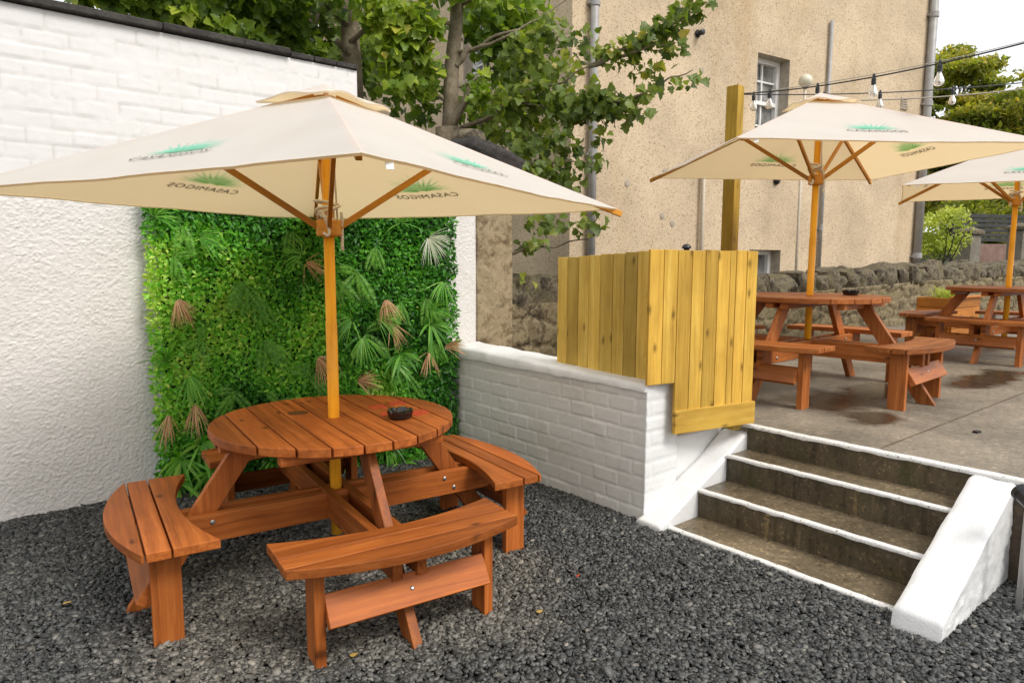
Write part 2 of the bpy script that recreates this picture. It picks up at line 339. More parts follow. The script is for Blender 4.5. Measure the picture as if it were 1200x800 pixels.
# ------------------------------------------------------------------ mesh helpers
class MB:
    """collects shapes into one mesh; 'gc' holds timber coordinates, 'tint' a random tone"""
    def __init__(s): s.v, s.f, s.g, s.t, s.n = [], [], [], [], 0
    def add(s, v, f, g=None, t=None):
        v = np.asarray(v, float); k = len(v)
        s.v.append(v); s.f += [tuple(i+s.n for i in q) for q in f]
        s.g.append(np.asarray(g, float) if g is not None else v.copy())
        s.t.append(np.full(k, rng.random() if t is None else t)); s.n += k
        return s
    def prism(s, poly, z0, z1, mat=None, axis=0, t=None):
        """polygon (x, y) extruded z0..z1; mat = 4x4 placing it; grain runs along axis of the polygon"""
        n = len(poly); P = np.array(poly, float)
        v = np.vstack([np.c_[P, np.full(n, z0)], np.c_[P, np.full(n, z1)]])
        off = rng.random(3)*np.array([40, 40, 40])
        g = v.copy()
        if axis == 1: g = g[:, [1, 0, 2]]
        if axis == 2: g = g[:, [2, 0, 1]]
        g = g+off
        if mat is not None: v = v @ np.array(mat)[:3, :3].T+np.array(mat)[:3, 3]
        f = [tuple(range(n-1, -1, -1)), tuple(range(n, 2*n))]+[(i, (i+1) % n, n+(i+1) % n, n+i) for i in range(n)]
        return s.add(v, f, g, t)
    def box(s, c, size, mat=None, t=None):
        x, y, z = (k/2 for k in size); ax = int(np.argmax(size))
        P = [(c[0]-x, c[1]-y), (c[0]+x, c[1]-y), (c[0]+x, c[1]+y), (c[0]-x, c[1]+y)]
        return s.prism(P, c[2]-z, c[2]+z, mat, ax, t)
    def board(s, a, b, w, th, side=(0, 0, 1), t=None, cut=None):
        """bar from a to b; w measured along 'side' made square to it, th across"""
        a, b = Vector(a), Vector(b); d = (b-a); L = d.length; d.normalize()
        sd = Vector(side); sd = (sd-d*sd.dot(d)).normalized(); o = d.cross(sd)
        m = Matrix((( d.x, sd.x, o.x, a.x), (d.y, sd.y, o.y, a.y), (d.z, sd.z, o.z, a.z), (0, 0, 0, 1)))
        return s.prism([(0, -w/2), (L, -w/2), (L, w/2), (0, w/2)], -th/2, th/2, m, 0, t)
    def tube(s, pts, r, n=8, t=None, cap=True):
        pts = [Vector(p) for p in pts]; r = r if hasattr(r, '__len__') else [r]*len(pts)
        v, f, g = [], [], []; L = 0; u = None; off = rng.random()*30
        for i, p in enumerate(pts):
            d = (pts[min(i+1, len(pts)-1)]-pts[max(i-1, 0)]).normalized()
            if u is None: u = d.orthogonal().normalized()
            else: u = (u-d*u.dot(d)).normalized()
            w = d.cross(u)
            if i: L += (p-pts[i-1]).length
            for k in range(n):
                a = 2*PI*k/n; v.append(p+(u*math.cos(a)+w*math.sin(a))*r[i]); g.append((L+off, a*r[i]+off, .0))
        for i in range(len(pts)-1):
            for k in range(n): f.append((i*n+k, i*n+(k+1) % n, (i+1)*n+(k+1) % n, (i+1)*n+k))
        if cap: f += [tuple(range(n-1, -1, -1)), tuple(range((len(pts)-1)*n, len(pts)*n))]
        return s.add([tuple(x) for x in v], f, g, t)
    def lathe(s, prof, n=24, mat=None, t=None):
        v = [(r*math.cos(2*PI*k/n), r*math.sin(2*PI*k/n), z) for r, z in prof for k in range(n)]
        f = [(i*n+k, i*n+(k+1) % n, (i+1)*n+(k+1) % n, (i+1)*n+k) for i in range(len(prof)-1) for k in range(n)]
        f += [tuple(range(n-1, -1, -1)), tuple(range((len(prof)-1)*n, len(prof)*n))]
        v = np.array(v)
        if mat is not None: v = v @ np.array(mat)[:3, :3].T+np.array(mat)[:3, 3]
        return s.add(v, f, None, t)

def finish(me, mat, smooth):
    if mat: me.materials.append(mat)
    if smooth: me.polygons.foreach_set('use_smooth', [True]*len(me.polygons))
    me.update()
def obj(name, mb, mat, parent=None, smooth=False, bevel=0.0, loc=None, seg=2):
    me = bpy.data.meshes.new(name)
    V = np.vstack(mb.v)
    me.from_pydata(V.tolist(), [], mb.f)
    me.attributes.new('gc', 'FLOAT_VECTOR', 'POINT').data.foreach_set('vector', np.vstack(mb.g).astype(np.float32).ravel())
    me.attributes.new('tint', 'FLOAT', 'POINT').data.foreach_set('value', np.concatenate(mb.t).astype(np.float32))
    finish(me, mat, smooth)
    o = bpy.data.objects.new(name, me); COL.objects.link(o)
    if parent: o.parent = parent
    if loc is not None: o.location = loc
    if bevel:
        md = o.modifiers.new('bevel', 'BEVEL'); md.width = bevel; md.segments = seg; md.limit_method = 'ANGLE'; md.angle_limit = R(40)
    return o
def npobj(name, V, Fq, mat, parent=None, tint=None, extra=None, smooth=False):
    """mesh from arrays: Fq is (faces, corners)"""
    V = np.asarray(V, np.float32); Fq = np.asarray(Fq, np.int32); k = Fq.shape[1]
    me = bpy.data.meshes.new(name); me.vertices.add(len(V)); me.vertices.foreach_set('co', V.ravel())
    me.loops.add(Fq.size); me.loops.foreach_set('vertex_index', Fq.ravel())
    me.polygons.add(len(Fq)); me.polygons.foreach_set('loop_start', np.arange(0, Fq.size, k, dtype=np.int32))
    me.update(calc_edges=True)
    if tint is not None: me.attributes.new('tint', 'FLOAT', 'POINT').data.foreach_set('value', np.asarray(tint, np.float32))
    for nm, a in (extra or {}).items(): me.attributes.new(nm, 'FLOAT', 'POINT').data.foreach_set('value', np.asarray(a, np.float32))
    finish(me, mat, smooth)
    o = bpy.data.objects.new(name, me); COL.objects.link(o)
    if parent: o.parent = parent
    return o
def tag(o, label, cat, group=None):
    o['label'] = label; o['category'] = cat
    if group: o['group'] = group
    return o
def thing(name, label, cat, loc=(0, 0, 0), rz=0, group=None):
    o = bpy.data.objects.new(name, None); COL.objects.link(o); o.empty_display_size = .1
    o.location = loc; o.rotation_euler = (0, 0, rz)
    return tag(o, label, cat, group)
def struct(o, kind='structure'): o['kind'] = kind; return o
def dup(root, loc, rz, label, parent=None):
    r = root.copy(); COL.objects.link(r)
    if parent is None:
        r.location = loc; r.rotation_euler = (0, 0, rz); r['label'] = label
    else: r.parent = parent
    for ch in list(root.children): dup(ch, None, None, None, r)
    return r

def relief(origin, u, v, n, nu, nv, du, dv, H, thick):
    """a masonry slab whose front carries the height map H (nv+1, nu+1), with sides and back"""
    origin, u, v, n = (np.asarray(k, float) for k in (origin, u, v, n))
    iu, iv = np.meshgrid(np.arange(nu+1)*du, np.arange(nv+1)*dv)
    V = origin+iu[..., None]*u+iv[..., None]*v+H[..., None]*n
    V = V.reshape(-1, 3); W = nu+1
    q = (np.arange(nv)[:, None]*W+np.arange(nu)[None]).ravel()
    Fc = np.c_[q, q+1, q+W+1, q+W]
    if np.dot(np.cross(u, v), n) < 0: Fc = Fc[:, ::-1]
    ring = np.r_[np.arange(nu), np.arange(nv)*W+nu, nv*W+np.arange(nu, 0, -1), np.arange(nv, 0, -1)*W]
    B = V[ring].copy(); base = (B-origin) @ n
    B = B-n*(base+thick)[:, None]
    k = len(V); m = len(ring); i = np.arange(m); j = (i+1) % m
    S_ = np.c_[ring[i], k+i, k+j, ring[j]]
    if np.dot(np.cross(u, v), n) < 0: S_ = S_[:, ::-1]
    V = np.vstack([V, B])
    c = len(V); a = [origin-n*thick, origin-n*thick+u*nu*du, origin-n*thick+u*nu*du+v*nv*dv, origin-n*thick+v*nv*dv]
    V = np.vstack([V, a]); Fc = np.vstack([Fc, S_, [[c+3, c+2, c+1, c]]])
    return V, Fc
def brick_height(X, Z, bl, bh, amp, seed, headers=False, mortar=.010, jitter=.003):
    """painted brickwork: proud rounded bricks, recessed joints"""
    Zw = Z+(fbm(X*1.5, Z*1.5, seed+40, 2)-.5)*.016; Xw = X+(fbm(X*3+9, Z*3, seed+41, 2)-.5)*.008
    row = np.floor(Zw/bh); L = np.where((row % 2 == 0) if headers else (row < -1), bl*.5, bl)
    xo = Xw/L+np.where(row % 2 == 0, .0, .5)+_hash(row, row*0, seed)*.12
    col = np.floor(xo)
    ex = np.minimum(xo-col, 1-(xo-col))*L; ez = np.minimum(Zw/bh-row, 1-(Zw/bh-row))*bh
    e = np.minimum(ex, ez)+(fbm(X*34, Z*34, seed+3, 3)-.5)*.008
    m = np.clip((e-mortar*.5)/(mortar*.6), 0, 1); m = m*m*(3-2*m); brick_height.m = m
    return m*amp+(_hash(col+row*31, row, seed+7)-.5)*2*jitter*m+(fbm(X*14, Z*14, seed+11, 4)-.5)*.004+(fbm(X*70, Z*70, seed+13, 2)-.5)*.0016
def grid(nu, nv, du, dv, x0=0, z0=0):
    return np.meshgrid(x0+np.arange(nu+1)*du, z0+np.arange(nv+1)*dv)

# foliage batches -------------------------------------------------------------
def basis(d, face=None):
    d = d/np.linalg.norm(d, axis=1, keepdims=True)
    if face is not None:
        s = np.cross(d, np.broadcast_to(face, d.shape)); s /= np.maximum(np.linalg.norm(s, axis=1, keepdims=True), 1e-5)
        return d, s, np.cross(s, d)
    ref = np.where(np.abs(d[:, 2:3]) > .95, np.array([[1., 0, 0]]), np.array([[0, 0, 1.]]))
    s = np.cross(d, ref); s /= np.linalg.norm(s, axis=1, keepdims=True)
    return d, s, np.cross(s, d)
def leaves(pos, d, roll, length, width, outline, fold=.25, face=None):
    """batch of folded leaves: outline is the right half [(along, across)], mirrored"""
    n = len(pos); d, s, u = basis(d, face)
    cr, sr = np.cos(roll)[:, None], np.sin(roll)[:, None]
    s, u = s*cr+u*sr, u*cr-s*sr
    k = len(outline); pts = []
    for a, w in outline: pts.append((a, w))
    right = [pos+d*(a*length)[:, None]+s*(w*width)[:, None]+u*(abs(w)*fold*width-.22*a*a*length)[:, None] for a, w in pts]
    left = [pos+d*(a*length)[:, None]-s*(w*width)[:, None]+u*(abs(w)*fold*width-.22*a*a*length)[:, None] for a, w in pts]
    mid = [pos+d*(a*length)[:, None]-u*(.22*a*a*length)[:, None] for a, _ in pts]
    V = np.stack(right+mid+left, 1).reshape(-1, 3)
    f = []
    for i in range(k-1):
        f.append((k+i, i, i+1, k+i+1)); f.append((2*k+i, k+i, k+i+1, 2*k+i+1))
    f = np.array(f); Fq = (np.arange(n)[:, None, None]*(3*k)+f[None]).reshape(-1, 4)
    return V, Fq, 3*k
SIMPLE = [(0, .02), (.45, .5), (1, .02)]
MAPLE = [(0, .04), (.10, .42), (.30, .36), (.38, .60), (.62, .26), (.72, .30), (1.0, .02)]
def blades(org, d, length, width, droop, seg=4, face=None):
    n = len(org); d, s, u = basis(d, face); V = []
    g = np.array([0, 0, -1.])
    for i in range(seg+1):
        t = i/seg
        c = org+d*(t*length)[:, None]+g*(droop*length*t*t)[:, None]
        w = (width*(.35+1.3*t-1.65*t*t+.02))[:, None]*.5
        V += [c-s*w, c+s*w]
    V = np.stack(V, 1).reshape(-1, 3)
    f = np.array([(2*i, 2*i+1, 2*i+3, 2*i+2) for i in range(seg)])
    return V, (np.arange(n)[:, None, None]*(2*seg+2)+f[None]).reshape(-1, 4), 2*seg+2
def rock(c, size, rz, seed, tilt=0, n=5, p=.55, rough=.16):
    """an irregular rounded block"""
    a = np.linspace(-1, 1, n+1); vs, fs = [], []
    gx, gy = np.meshgrid(a, a); o = np.ones_like(gx)
    for k, fc in enumerate([(o, gx, gy), (-o, -gx, gy), (-gx, o, gy), (gx, -o, gy), (gx, gy, o), (gx, -gy, -o)]):
        P = np.stack(fc, -1).reshape(-1, 3); b0 = k*(n+1)**2; vs.append(P)
        q = (np.arange(n)[:, None]*(n+1)+np.arange(n)[None]).ravel()+b0
        fs.append(np.c_[q, q+1, q+n+2, q+n+1])
    P = np.vstack(vs); U = P/np.linalg.norm(P, axis=1, keepdims=True)
    Q = P*(1-p)+U*1.25*p
    k = fbm(Q[:, 0]*1.7+seed*3.1+Q[:, 2]*1.3, Q[:, 1]*1.7+seed*1.7-Q[:, 2]*.9, int(seed) % 97, 3)
    Q = Q*(1+(k-.5)[:, None]*2*rough)*np.array(size)/2
    ct, st = math.cos(tilt), math.sin(tilt); Q = np.c_[Q[:, 0]*ct+Q[:, 2]*st, Q[:, 1], -Q[:, 0]*st+Q[:, 2]*ct]
    cz, sz = math.cos(rz), math.sin(rz); Q = np.c_[Q[:, 0]*cz-Q[:, 1]*sz, Q[:, 0]*sz+Q[:, 1]*cz, Q[:, 2]]
    return Q+np.array(c), np.vstack(fs)
def rocks_obj(name, lst, mat, parent=None):
    V, Fq, k = [], [], 0
    for a in lst:
        v, f = rock(*a)
        V.append(v); Fq.append(f+k); k += len(v)
    return npobj(name, np.vstack(V), np.vstack(Fq), mat, parent, smooth=True)
# --- PART 2 ---
# ================================================================== SETTING
TZ = .535            # terrace level
g = npobj('ground', [(-150, -150, -.03), (250, -150, -.03), (250, 250, -.03), (-150, 250, -.03)], [[0, 1, 2, 3]], M['ground']); struct(g)
# ---- gravel yard
bed = npobj('gravel_bed', [(-4, -3, 0), (4.14, -3, 0), (4.14, 5.2, 0), (-4, 5.2, 0)], [[0, 1, 2, 3]], M['gravel_bed']); struct(bed)
def make_gravel():
    ico = np.array([(-1, -1, -1), (1, -1, -1), (1, 1, -1), (-1, 1, -1), (-1, -1, 1), (1, -1, 1), (1, 1, 1), (-1, 1, 1)])*.78
    tri = np.array([(3, 2, 1, 0), (4, 5, 6, 7), (0, 1, 5, 4), (1, 2, 6, 5), (2, 3, 7, 6), (3, 0, 4, 7)])
    n = 215000
    x = rng.uniform(-.95, 4.13, n); y = rng.uniform(-.1, 5.16, n)
    q3 = np.c_[x, y, np.full(n, .0)]-CAM; dz_ = q3 @ fw; uu, vv = 600+F*(q3 @ CR)/dz_, 400+F*(q3 @ CD)/dz_
    keep = (dz_ > .5) & (uu > -110) & (uu < 1300) & (vv < 900) & ~((x > 3.262) & (y > 1.1)) & ~((x > 3.13) & (y > .93) & (y < 1.14)) & ~((x > 3.20) & (y > 2.44) & (y < 2.64))
    x, y = x[keep], y[keep]; n = len(x)
    sz = np.exp(rng.normal(math.log(.0092), .27, n)).clip(.005, .020)
    # heaped a little towards the walls and round the bench legs
    z = sz*.18+fbm(x*2.1, y*2.1, 3, 3)*.022+rng.random(n)*.012
    base = ico[None]*(1+rng.uniform(-.55, .38, (n, 8, 3)))*np.stack([sz*rng.uniform(.95, 1.6, n), sz*rng.uniform(.75, 1.15, n), sz*rng.uniform(.38, .72, n)], 1)[:, None, :]
    a, b = rng.uniform(0, 2*PI, n), rng.normal(0, .38, n)
    ca, sa, cb, sb = np.cos(a), np.sin(a), np.cos(b), np.sin(b)
    X, Y, Z = base[..., 0], base[..., 1], base[..., 2]
    X, Z = X*cb[:, None]+Z*sb[:, None], -X*sb[:, None]+Z*cb[:, None]
    X, Y = X*ca[:, None]-Y*sa[:, None], X*sa[:, None]+Y*ca[:, None]
    V = np.stack([X+x[:, None], Y+y[:, None], Z+z[:, None]], -1).reshape(-1, 3)
    Fq = (np.arange(n)[:, None, None]*8+tri[None]).reshape(-1, 4)
    # stones kept dry by the table and canopy are pale
    q = np.hypot((x-1.50)/1.02, (y-2.95)/.98)+(fbm(x*2.2, y*2.2, 5, 3)-.5)*.9
    dry = np.clip((1.05-q)/.36, 0, 1)*.48
    dry = np.maximum(dry, (rng.random(n) < .012)*.55)
    o = npobj('gravel', V, Fq, M['gravel'], extra={'dry': np.repeat(dry, 8)}); struct(o, 'stuff')
make_gravel()
# ---- terrace slab: a raised L behind the steps and the low wall, with the joints of its bays
tm = MB()
tm.prism([(4.12, -14), (60, -14), (60, 4.1), (18.5, 4.42), (9, 5.3), (3.60, 5.45), (3.60, 2.66), (4.12, 2.66)], -.02, TZ)
o = obj('terrace', tm, M['terrace']); struct(o)
jm = MB()
def strip(a, b, w, z):
    a, b = np.array(a, float), np.array(b, float); d = (b-a)/np.linalg.norm(b-a); s = np.array([-d[1], d[0]])*w/2
    jm.add([(*(a-s), z), (*(b-s), z), (*(b+s), z), (*(a+s), z)], [(0, 1, 2, 3)])
for a, b in (((7.2, -3), (7.3, 5)), ((4.2, 1.62), (20, 1.42)), ((10.6, -2), (10.7, 5)), ((4.2, 3.9), (18, 3.4))): strip(a, b, .010, TZ+.004)
o = obj('terrace_joints', jm, M['tread']); struct(o)
# yard side of the raised terrace, right of the steps: dark earth and stones
eb = MB(); eb.prism([(4.06, -6), (4.115, -6), (4.115, .93), (4.06, .93)], -.02, .50)
o = obj('earth_bank', eb, M['soil']); struct(o)
V, Fq, k = [], [], 0
for i in range(170):
    y = rng.uniform(-.2, .84); z = rng.uniform(0, .40)
    v, f = rock((4.05-rng.random()*.03-(.5-z)*.12, y, z), rng.uniform(.02, .065, 3), rng.uniform(0, 3), i, 0, 2, .7, .25)
    V.append(v); Fq.append(f+k); k += len(v)
o = npobj('bank_rubble', np.vstack(V), np.vstack(Fq), M['soil']); struct(o, 'stuff')

# ================================================================== WHITE YARD WALL
wall = thing('yard_wall', 'tall white yard wall, painted brick above and roughcast below, with dark slate coping', 'wall', (-2.6, 5.15, 0))
W0 = -2.6
def wl(v): return np.asarray(v, float)-np.array([W0, 5.15, 0])
# roughcast
du = .0065
def rough_h(X, Z, s):
    a = fbm(X*62, Z*70, s, 3, .7); d1, d2, c = worley(X*56+(a-.5)*.8, Z*64, s+3); d3 = worley(X*78, Z*84, s+5)[0]
    big = fbm(X*5, Z*5, s+9, 3)
    return .016+(a-.5)*.006+np.clip(.55-d1, 0, 1)*.013*c**1.5*(.5+big)+np.clip(.45-d3, 0, 1)*.006+(fbm(X*1.5, Z*1.5, s+8, 2)-.5)*.008
nu, nv = int((2.96-W0)/du), int(2.12/du)
X, Z = grid(nu, nv, du, du, W0, 0)
H = rough_h(X, Z, 4)
ragged = 2.06+(fbm(X*1.3, X*0, 6, 3)-.5)*.14+(fbm(X*9, Z*9, 8, 2)-.5)*.05
H = H-np.clip((Z-ragged)/.02, 0, 1)*.03
V, Fq = relief(wl((W0, 5.15, 0)), (1, 0, 0), (0, 0, 1), (0, -1, 0), nu, nv, du, du, H, .28)
npobj('roughcast', V, Fq, M['white_render'], wall, smooth=True)
nu, nv = int((2.70-W0)/.0135), int(1.10/.0135)
X, Z = grid(nu, nv, .0135, .0135, W0, 2.03)
H = brick_height(X, Z+.013, .25, .0975, .0032, 21, False, .006, .0022)
jm_ = 1-brick_height.m.ravel()
V, Fq = relief(wl((W0, 5.158, 2.03)), (1, 0, 0), (0, 0, 1), (0, -1, 0), nu, nv, .0135, .0135, H, .27)
npobj('brickwork', V, Fq, M['white_brick'], wall, smooth=True, extra={'joint': np.r_[jm_, np.zeros(len(V)-len(jm_))]})
# lower shoulder between the tall brickwork and the stone pier
sm = MB(); P = [wl((2.97, 0, 0))[[0, 2]], wl((3.559, 0, 0))[[0, 2]], wl((3.559, 0, 2.56))[[0, 2]], wl((2.97, 0, 2.62))[[0, 2]]]
mt = Matrix(((1, 0, 0, 0), (0, 0, -1, .29), (0, 1, 0, 0), (0, 0, 0, 1)))
sm.prism([tuple(p) for p in P], 0, .70, mt); obj('shoulder', sm, M['white_render'], wall, bevel=.01)
nu, nv = int(.585/.0065), int(2.5/.0065)
X, Z = grid(nu, nv, .0065, .0065, 9, 0)
V, Fq = relief(wl((2.973, 4.752, .003)), (1, 0, 0), (0, 0, 1), (0, -1, 0), nu, nv, .0065, .0065, rough_h(X, Z, 14), .008)
npobj('shoulder_roughcast', V, Fq, M['white_render'], wall, smooth=True)
cm = MB()
x = W0
while x < 2.14:
    L = min(rng.uniform(.9, 1.25), 2.14-x)
    if L < .2: break
    cm.box(wl((x+L/2, 5.295, 3.158+rng.uniform(-.003, .003))), (L-.008, .37, .045)); x += L
obj('slate_coping', cm, M['slate'], wall, bevel=.008)
cm = MB(); x = 2.145
while x < 2.66:
    L = min(.185, 2.70-x); cm.box(wl((x+L/2, 5.285, 3.150)), (L-.008, .30, .036)); x += L
obj('tile_coping', cm, M['slate'], wall, bevel=.006)
# stone pier at its end
pier = thing('stone_pier', 'worn buff stone pier with a sloping capstone at the end of the white wall', 'pier', (3.562, 4.715, 0), 0)
nu, nv = int(.39/.01), int(2.50/.01)
X, Z = grid(nu, nv, .01, .01)
d1, d2, c = worley(X*3.6+(fbm(X*4, Z*4, 2, 2)-.5)*.5, Z*4.6, 31)
H = (fbm(X*6, Z*2.6, 33, 5, .6)-.5)*.07+(fbm(X*26, Z*16, 35, 3)-.5)*.012
Hcut = H
V, Fq = relief((0, -.002, 0), (1, 0, 0), (0, 0, 1), (0, -1, 0), nu, nv, .01, .01, H, .36)
npobj('pier_shaft', V, Fq, M['pier'], pier, smooth=True)
npobj('capstone', *rock((.17, .16, 2.52), (.60, .52, .12), 0, 12, R(13), 8, .25, .09), M['slate'], pier, smooth=True)
npobj('lichened_stone', *rock((.06, .20, 2.65), (.24, .25, .18), .4, 44, 0, 7, .6, .15), M['coping'], pier, smooth=True)

# ================================================================== OLD STONE WALL behind the terrace
sw = thing('stone_wall', 'old rubble boundary wall with upright coping stones behind the terrace', 'wall', (3.94, 4.86, 0))
pts = [(3.94, 4.86), (9.0, 5.02), (14.0, 4.75), (19.5, 4.40), (26, 4.0)]
tops = [1.23, 1.17, 1.30, 1.33, 1.36]
Vs, Fs, k = [], [], 0
cop = []
for i in range(len(pts)-1):
    a, bb = np.array(pts[i]), np.array(pts[i+1]); L = np.linalg.norm(bb-a); u2 = (bb-a)/L; n2 = np.array([u2[1], -u2[0]])
    if n2[1] > 0: n2 = -n2
    d_ = .02 if i == 0 else .03
    nu, nv = int(L/d_), int((tops[i+1]-.45)/d_)
    X, Z = grid(nu, nv, d_, d_, i*7.3, 0)
    wx = X+(fbm(X*1.5, Z*1.5, 3, 3)-.5)*.3
    e1, e2, c = worley(wx*2.9, Z*5.2, 51)
    Hh = np.clip((e2-e1)*.16, 0, .035)+(fbm(X*9, Z*9, 53, 4, .6)-.5)*.035+c*.03
    top = np.linspace(tops[i], tops[i+1], nu+1)[None, :]
    o3 = np.array([*(a-np.array([3.94, 4.86])), .45])
    V, Fq = relief(o3, (*u2, 0), (0, 0, 1), (*n2, 0), nu, nv, d_, d_, Hh, .42)
    s0 = (tops[i]-.45)/(nv*d_); s1 = (tops[i+1]-.45)/(nv*d_)
    along = ((V[:, :2]-o3[:2]) @ u2)/L
    V[:, 2] = .45+(V[:, 2]-.45)*(s0+(s1-s0)*along)
    Vs.append(V); Fs.append(Fq+k); k += len(V)
    s = .06
    while s < L:
        w = rng.uniform(.15, .40); f = s/L; tz = tops[i]+(tops[i+1]-tops[i])*f
        h = rng.uniform(.22, .38) if i else rng.uniform(.26, .34)
        c = a+u2*(s+w/2)+n2*-.19
        cop.append(((c[0]-3.94, c[1]-4.86, tz+h/2-.05), (w*1.06, rng.uniform(.40, .50), h), math.atan2(u2[1], u2[0])+rng.uniform(-.15, .15), rng.integers(1, 900), (rng.uniform(-.45, -.1) if i else rng.uniform(-.10, .12)), 7, .42, .26))
        s += w*.98
npobj('rubble_face', np.vstack(Vs), np.vstack(Fs), M['rubble'], sw, smooth=True)
rocks_obj('coping_stones', cop, M['coping'], sw)

# ================================================================== LOW WHITE BRICK WALL
lw = thing('low_brick_wall', 'low white painted brick wall between the gravel yard and the terrace', 'wall', (3.27, 2.62, 0))
d_ = .0095; LL = 2.10
nu, nv = int(LL/d_), int(.86/d_)
X, Z = grid(nu, nv, d_, d_)
H = brick_height(X, Z+.005, .222, .0985, .0046, 71, False, .008, .003)
jm_ = 1-brick_height.m.ravel(); V, Fq = relief((.0, 0, 0), (0, 1, 0), (0, 0, 1), (-1, 0, 0), nu, nv, d_, d_, H, .30)
npobj('brick_face', V, Fq, M['grey_brick'], lw, smooth=True, extra={'joint': np.r_[jm_, np.zeros(len(V)-len(jm_))]})
nu = int(.318/d_)
X, Z = grid(nu, nv, d_, d_, 5.0)
H = brick_height(X, Z+.005, .60, .098, .0032, 73, False, .018, .0012)
V, Fq = relief((-.0105, -.002, 0), (1, 0, 0), (0, 0, 1), (0, -1, 0), nu, nv, d_, d_, np.maximum(H, -.001)+.003, .004)
npobj('brick_end', V, Fq, M['white_cap'], lw, smooth=True)
# thick mortar cap, slightly rising to the back
def cap_block(name, x0, x1, y0, y1, z0, z1a, z1b, mat, parent, seed, lump=.010, ru=.02):
    nu, nv = max(4, int((x1-x0)/ru)), max(4, int((y1-y0)/ru))
    X, Y = np.meshgrid(np.linspace(x0, x1, nu+1), np.linspace(y0, y1, nv+1))
    f = (Y-y0)/(y1-y0); T = z1a+(z1b-z1a)*f+(fbm(X*6+seed, Y*6, seed, 4)-.5)*lump*2
    ed = np.minimum(np.minimum(X-x0, x1-X), np.minimum(Y-y0, y1-Y)); T = T-np.clip(1-ed/.035, 0, 1)**2*.022
    jx = (fbm(X*0+seed, Y*11, seed+2, 3)-.5)*.016
    P = np.stack([X+jx*(X < x0+.01), Y, T], -1).reshape(-1, 3); Wd = nu+1
    q = (np.arange(nv)[:, None]*Wd+np.arange(nu)[None]).ravel(); Fq = np.c_[q, q+1, q+Wd+1, q+Wd]
    ring = np.r_[np.arange(nu), np.arange(nv)*Wd+nu, nv*Wd+np.arange(nu, 0, -1), np.arange(nv, 0, -1)*Wd]
    B = P[ring].copy(); B[:, 2] = z0+(fbm(B[:, 0]*9+seed, B[:, 1]*9, seed+5, 3)-.5)*.02; m = len(ring); i = np.arange(m); j = (i+1) % m
    return npobj(name, np.vstack([P, B]), np.vstack([Fq, np.c_[len(P)+i, len(P)+j, ring[j], ring[i]]]), mat, parent, smooth=True)
cap_block('mortar_cap', -.022, .310, -.004, LL+.0, .835, .878, .935, M['white_cap'], lw, 5)

# ================================================================== STEPS
st = thing('garden_steps', 'four damp concrete steps with white painted edges up to the terrace', 'steps', (3.27, 1.13, 0))
YL = 1.31           # width between the side walls
lv = [(0, .035), (.30, .205), (.60, .372)]
for i, (x, z) in enumerate(lv):
    x1 = lv[i+1][0] if i < 2 else .85
    # each step is a slab whose faces are gently uneven
    nu, nv = 70, 24
    sb = MB(); sb.box(((x+x1+.04)/2, YL/2, (z-.30)/2 if z-.3 > 0 else (z-.06)/2), (x1-x+.04, YL+.02, abs(z-.3) if z-.3 > 0 else z+.06))
    tr = MB(); h = .17 if i else .06
    tr.prism([(x+.012, 0), (x1+.03, 0), (x1+.03, YL), (x+.012, YL)], z-h-.02, z-.002)
    s_ = obj('step', tr, M['tread'], st, bevel=.01)
    X, Y = np.meshgrid(np.linspace(0, YL, 90), np.linspace(z-h-.005, z-.012, 12))
    Hh = (fbm(X*9, Y*9, 80+i, 4)-.5)*.014
    P = np.stack([x-Hh+.004, X, Y], -1).reshape(-1, 3); q = (np.arange(11)[:, None]*90+np.arange(89)[None]).ravel()
    npobj('riser', P, np.c_[q, q+90, q+91, q+1], M['riser'], s_, smooth=True)
    em = MB()
    X, Y = np.meshgrid(np.linspace(0.003, YL-.003, 110), np.array([0, .25, .5, .75, 1]))
    wob = (fbm(X*16, Y*0, 90+i, 4)-.5)*.014
    prof = [(-.003, -.019), (-.006, -.006), (.005, .003), (.018, .004), (.030, .002)]
    P = np.stack([np.array([p[0] for p in prof])[:, None]+x+wob*(np.arange(5)[:, None] == 4)-(fbm(X*9, z+X*0, 80+i, 4)-.5)*.008, X, np.array([p[1] for p in prof])[:, None]+z+wob*(np.arange(5)[:, None] == 0)*.8], -1).reshape(-1, 3)
    q = (np.arange(4)[:, None]*110+np.arange(109)[None]).ravel()
    npobj('painted_edge', P, np.c_[q, q+110, q+111, q+1], M['edge_paint'], s_, smooth=True)
# top riser below the terrace edge and its white line, which runs on past the side wall
X, Y = np.meshgrid(np.linspace(0, YL, 90), np.linspace(.365, TZ-.010, 12))
P = np.stack([.845-(fbm(X*9, Y*9, 88, 4)-.5)*.016, X, Y], -1).reshape(-1, 3); q = (np.arange(11)[:, None]*90+np.arange(89)[None]).ravel()
top = npobj('top_riser', P, np.c_[q, q+90, q+91, q+1], M['riser'], st, smooth=True)
X, Y = np.meshgrid(np.linspace(-1.2, YL+.17, 200), np.array([0, 1, 2, 3, 4.]))
wob = (fbm(X*13, Y*0, 97, 3)-.5)*.018
prof = [(.836, -.021), (.833, -.006), (.845, .003), (.865, .005), (.882, .003)]
P = np.stack([np.array([p[0] for p in prof])[:, None]+wob*(np.arange(5)[:, None] == 4), X, TZ+np.array([p[1] for p in prof])[:, None]+wob*.7*(np.arange(5)[:, None] == 0)], -1).reshape(-1, 3)
q = (np.arange(4)[:, None]*200+np.arange(199)[None]).ravel()
npobj('painted_edge', P, np.c_[q, q+200, q+201, q+1], M['edge_paint'], top, smooth=True)
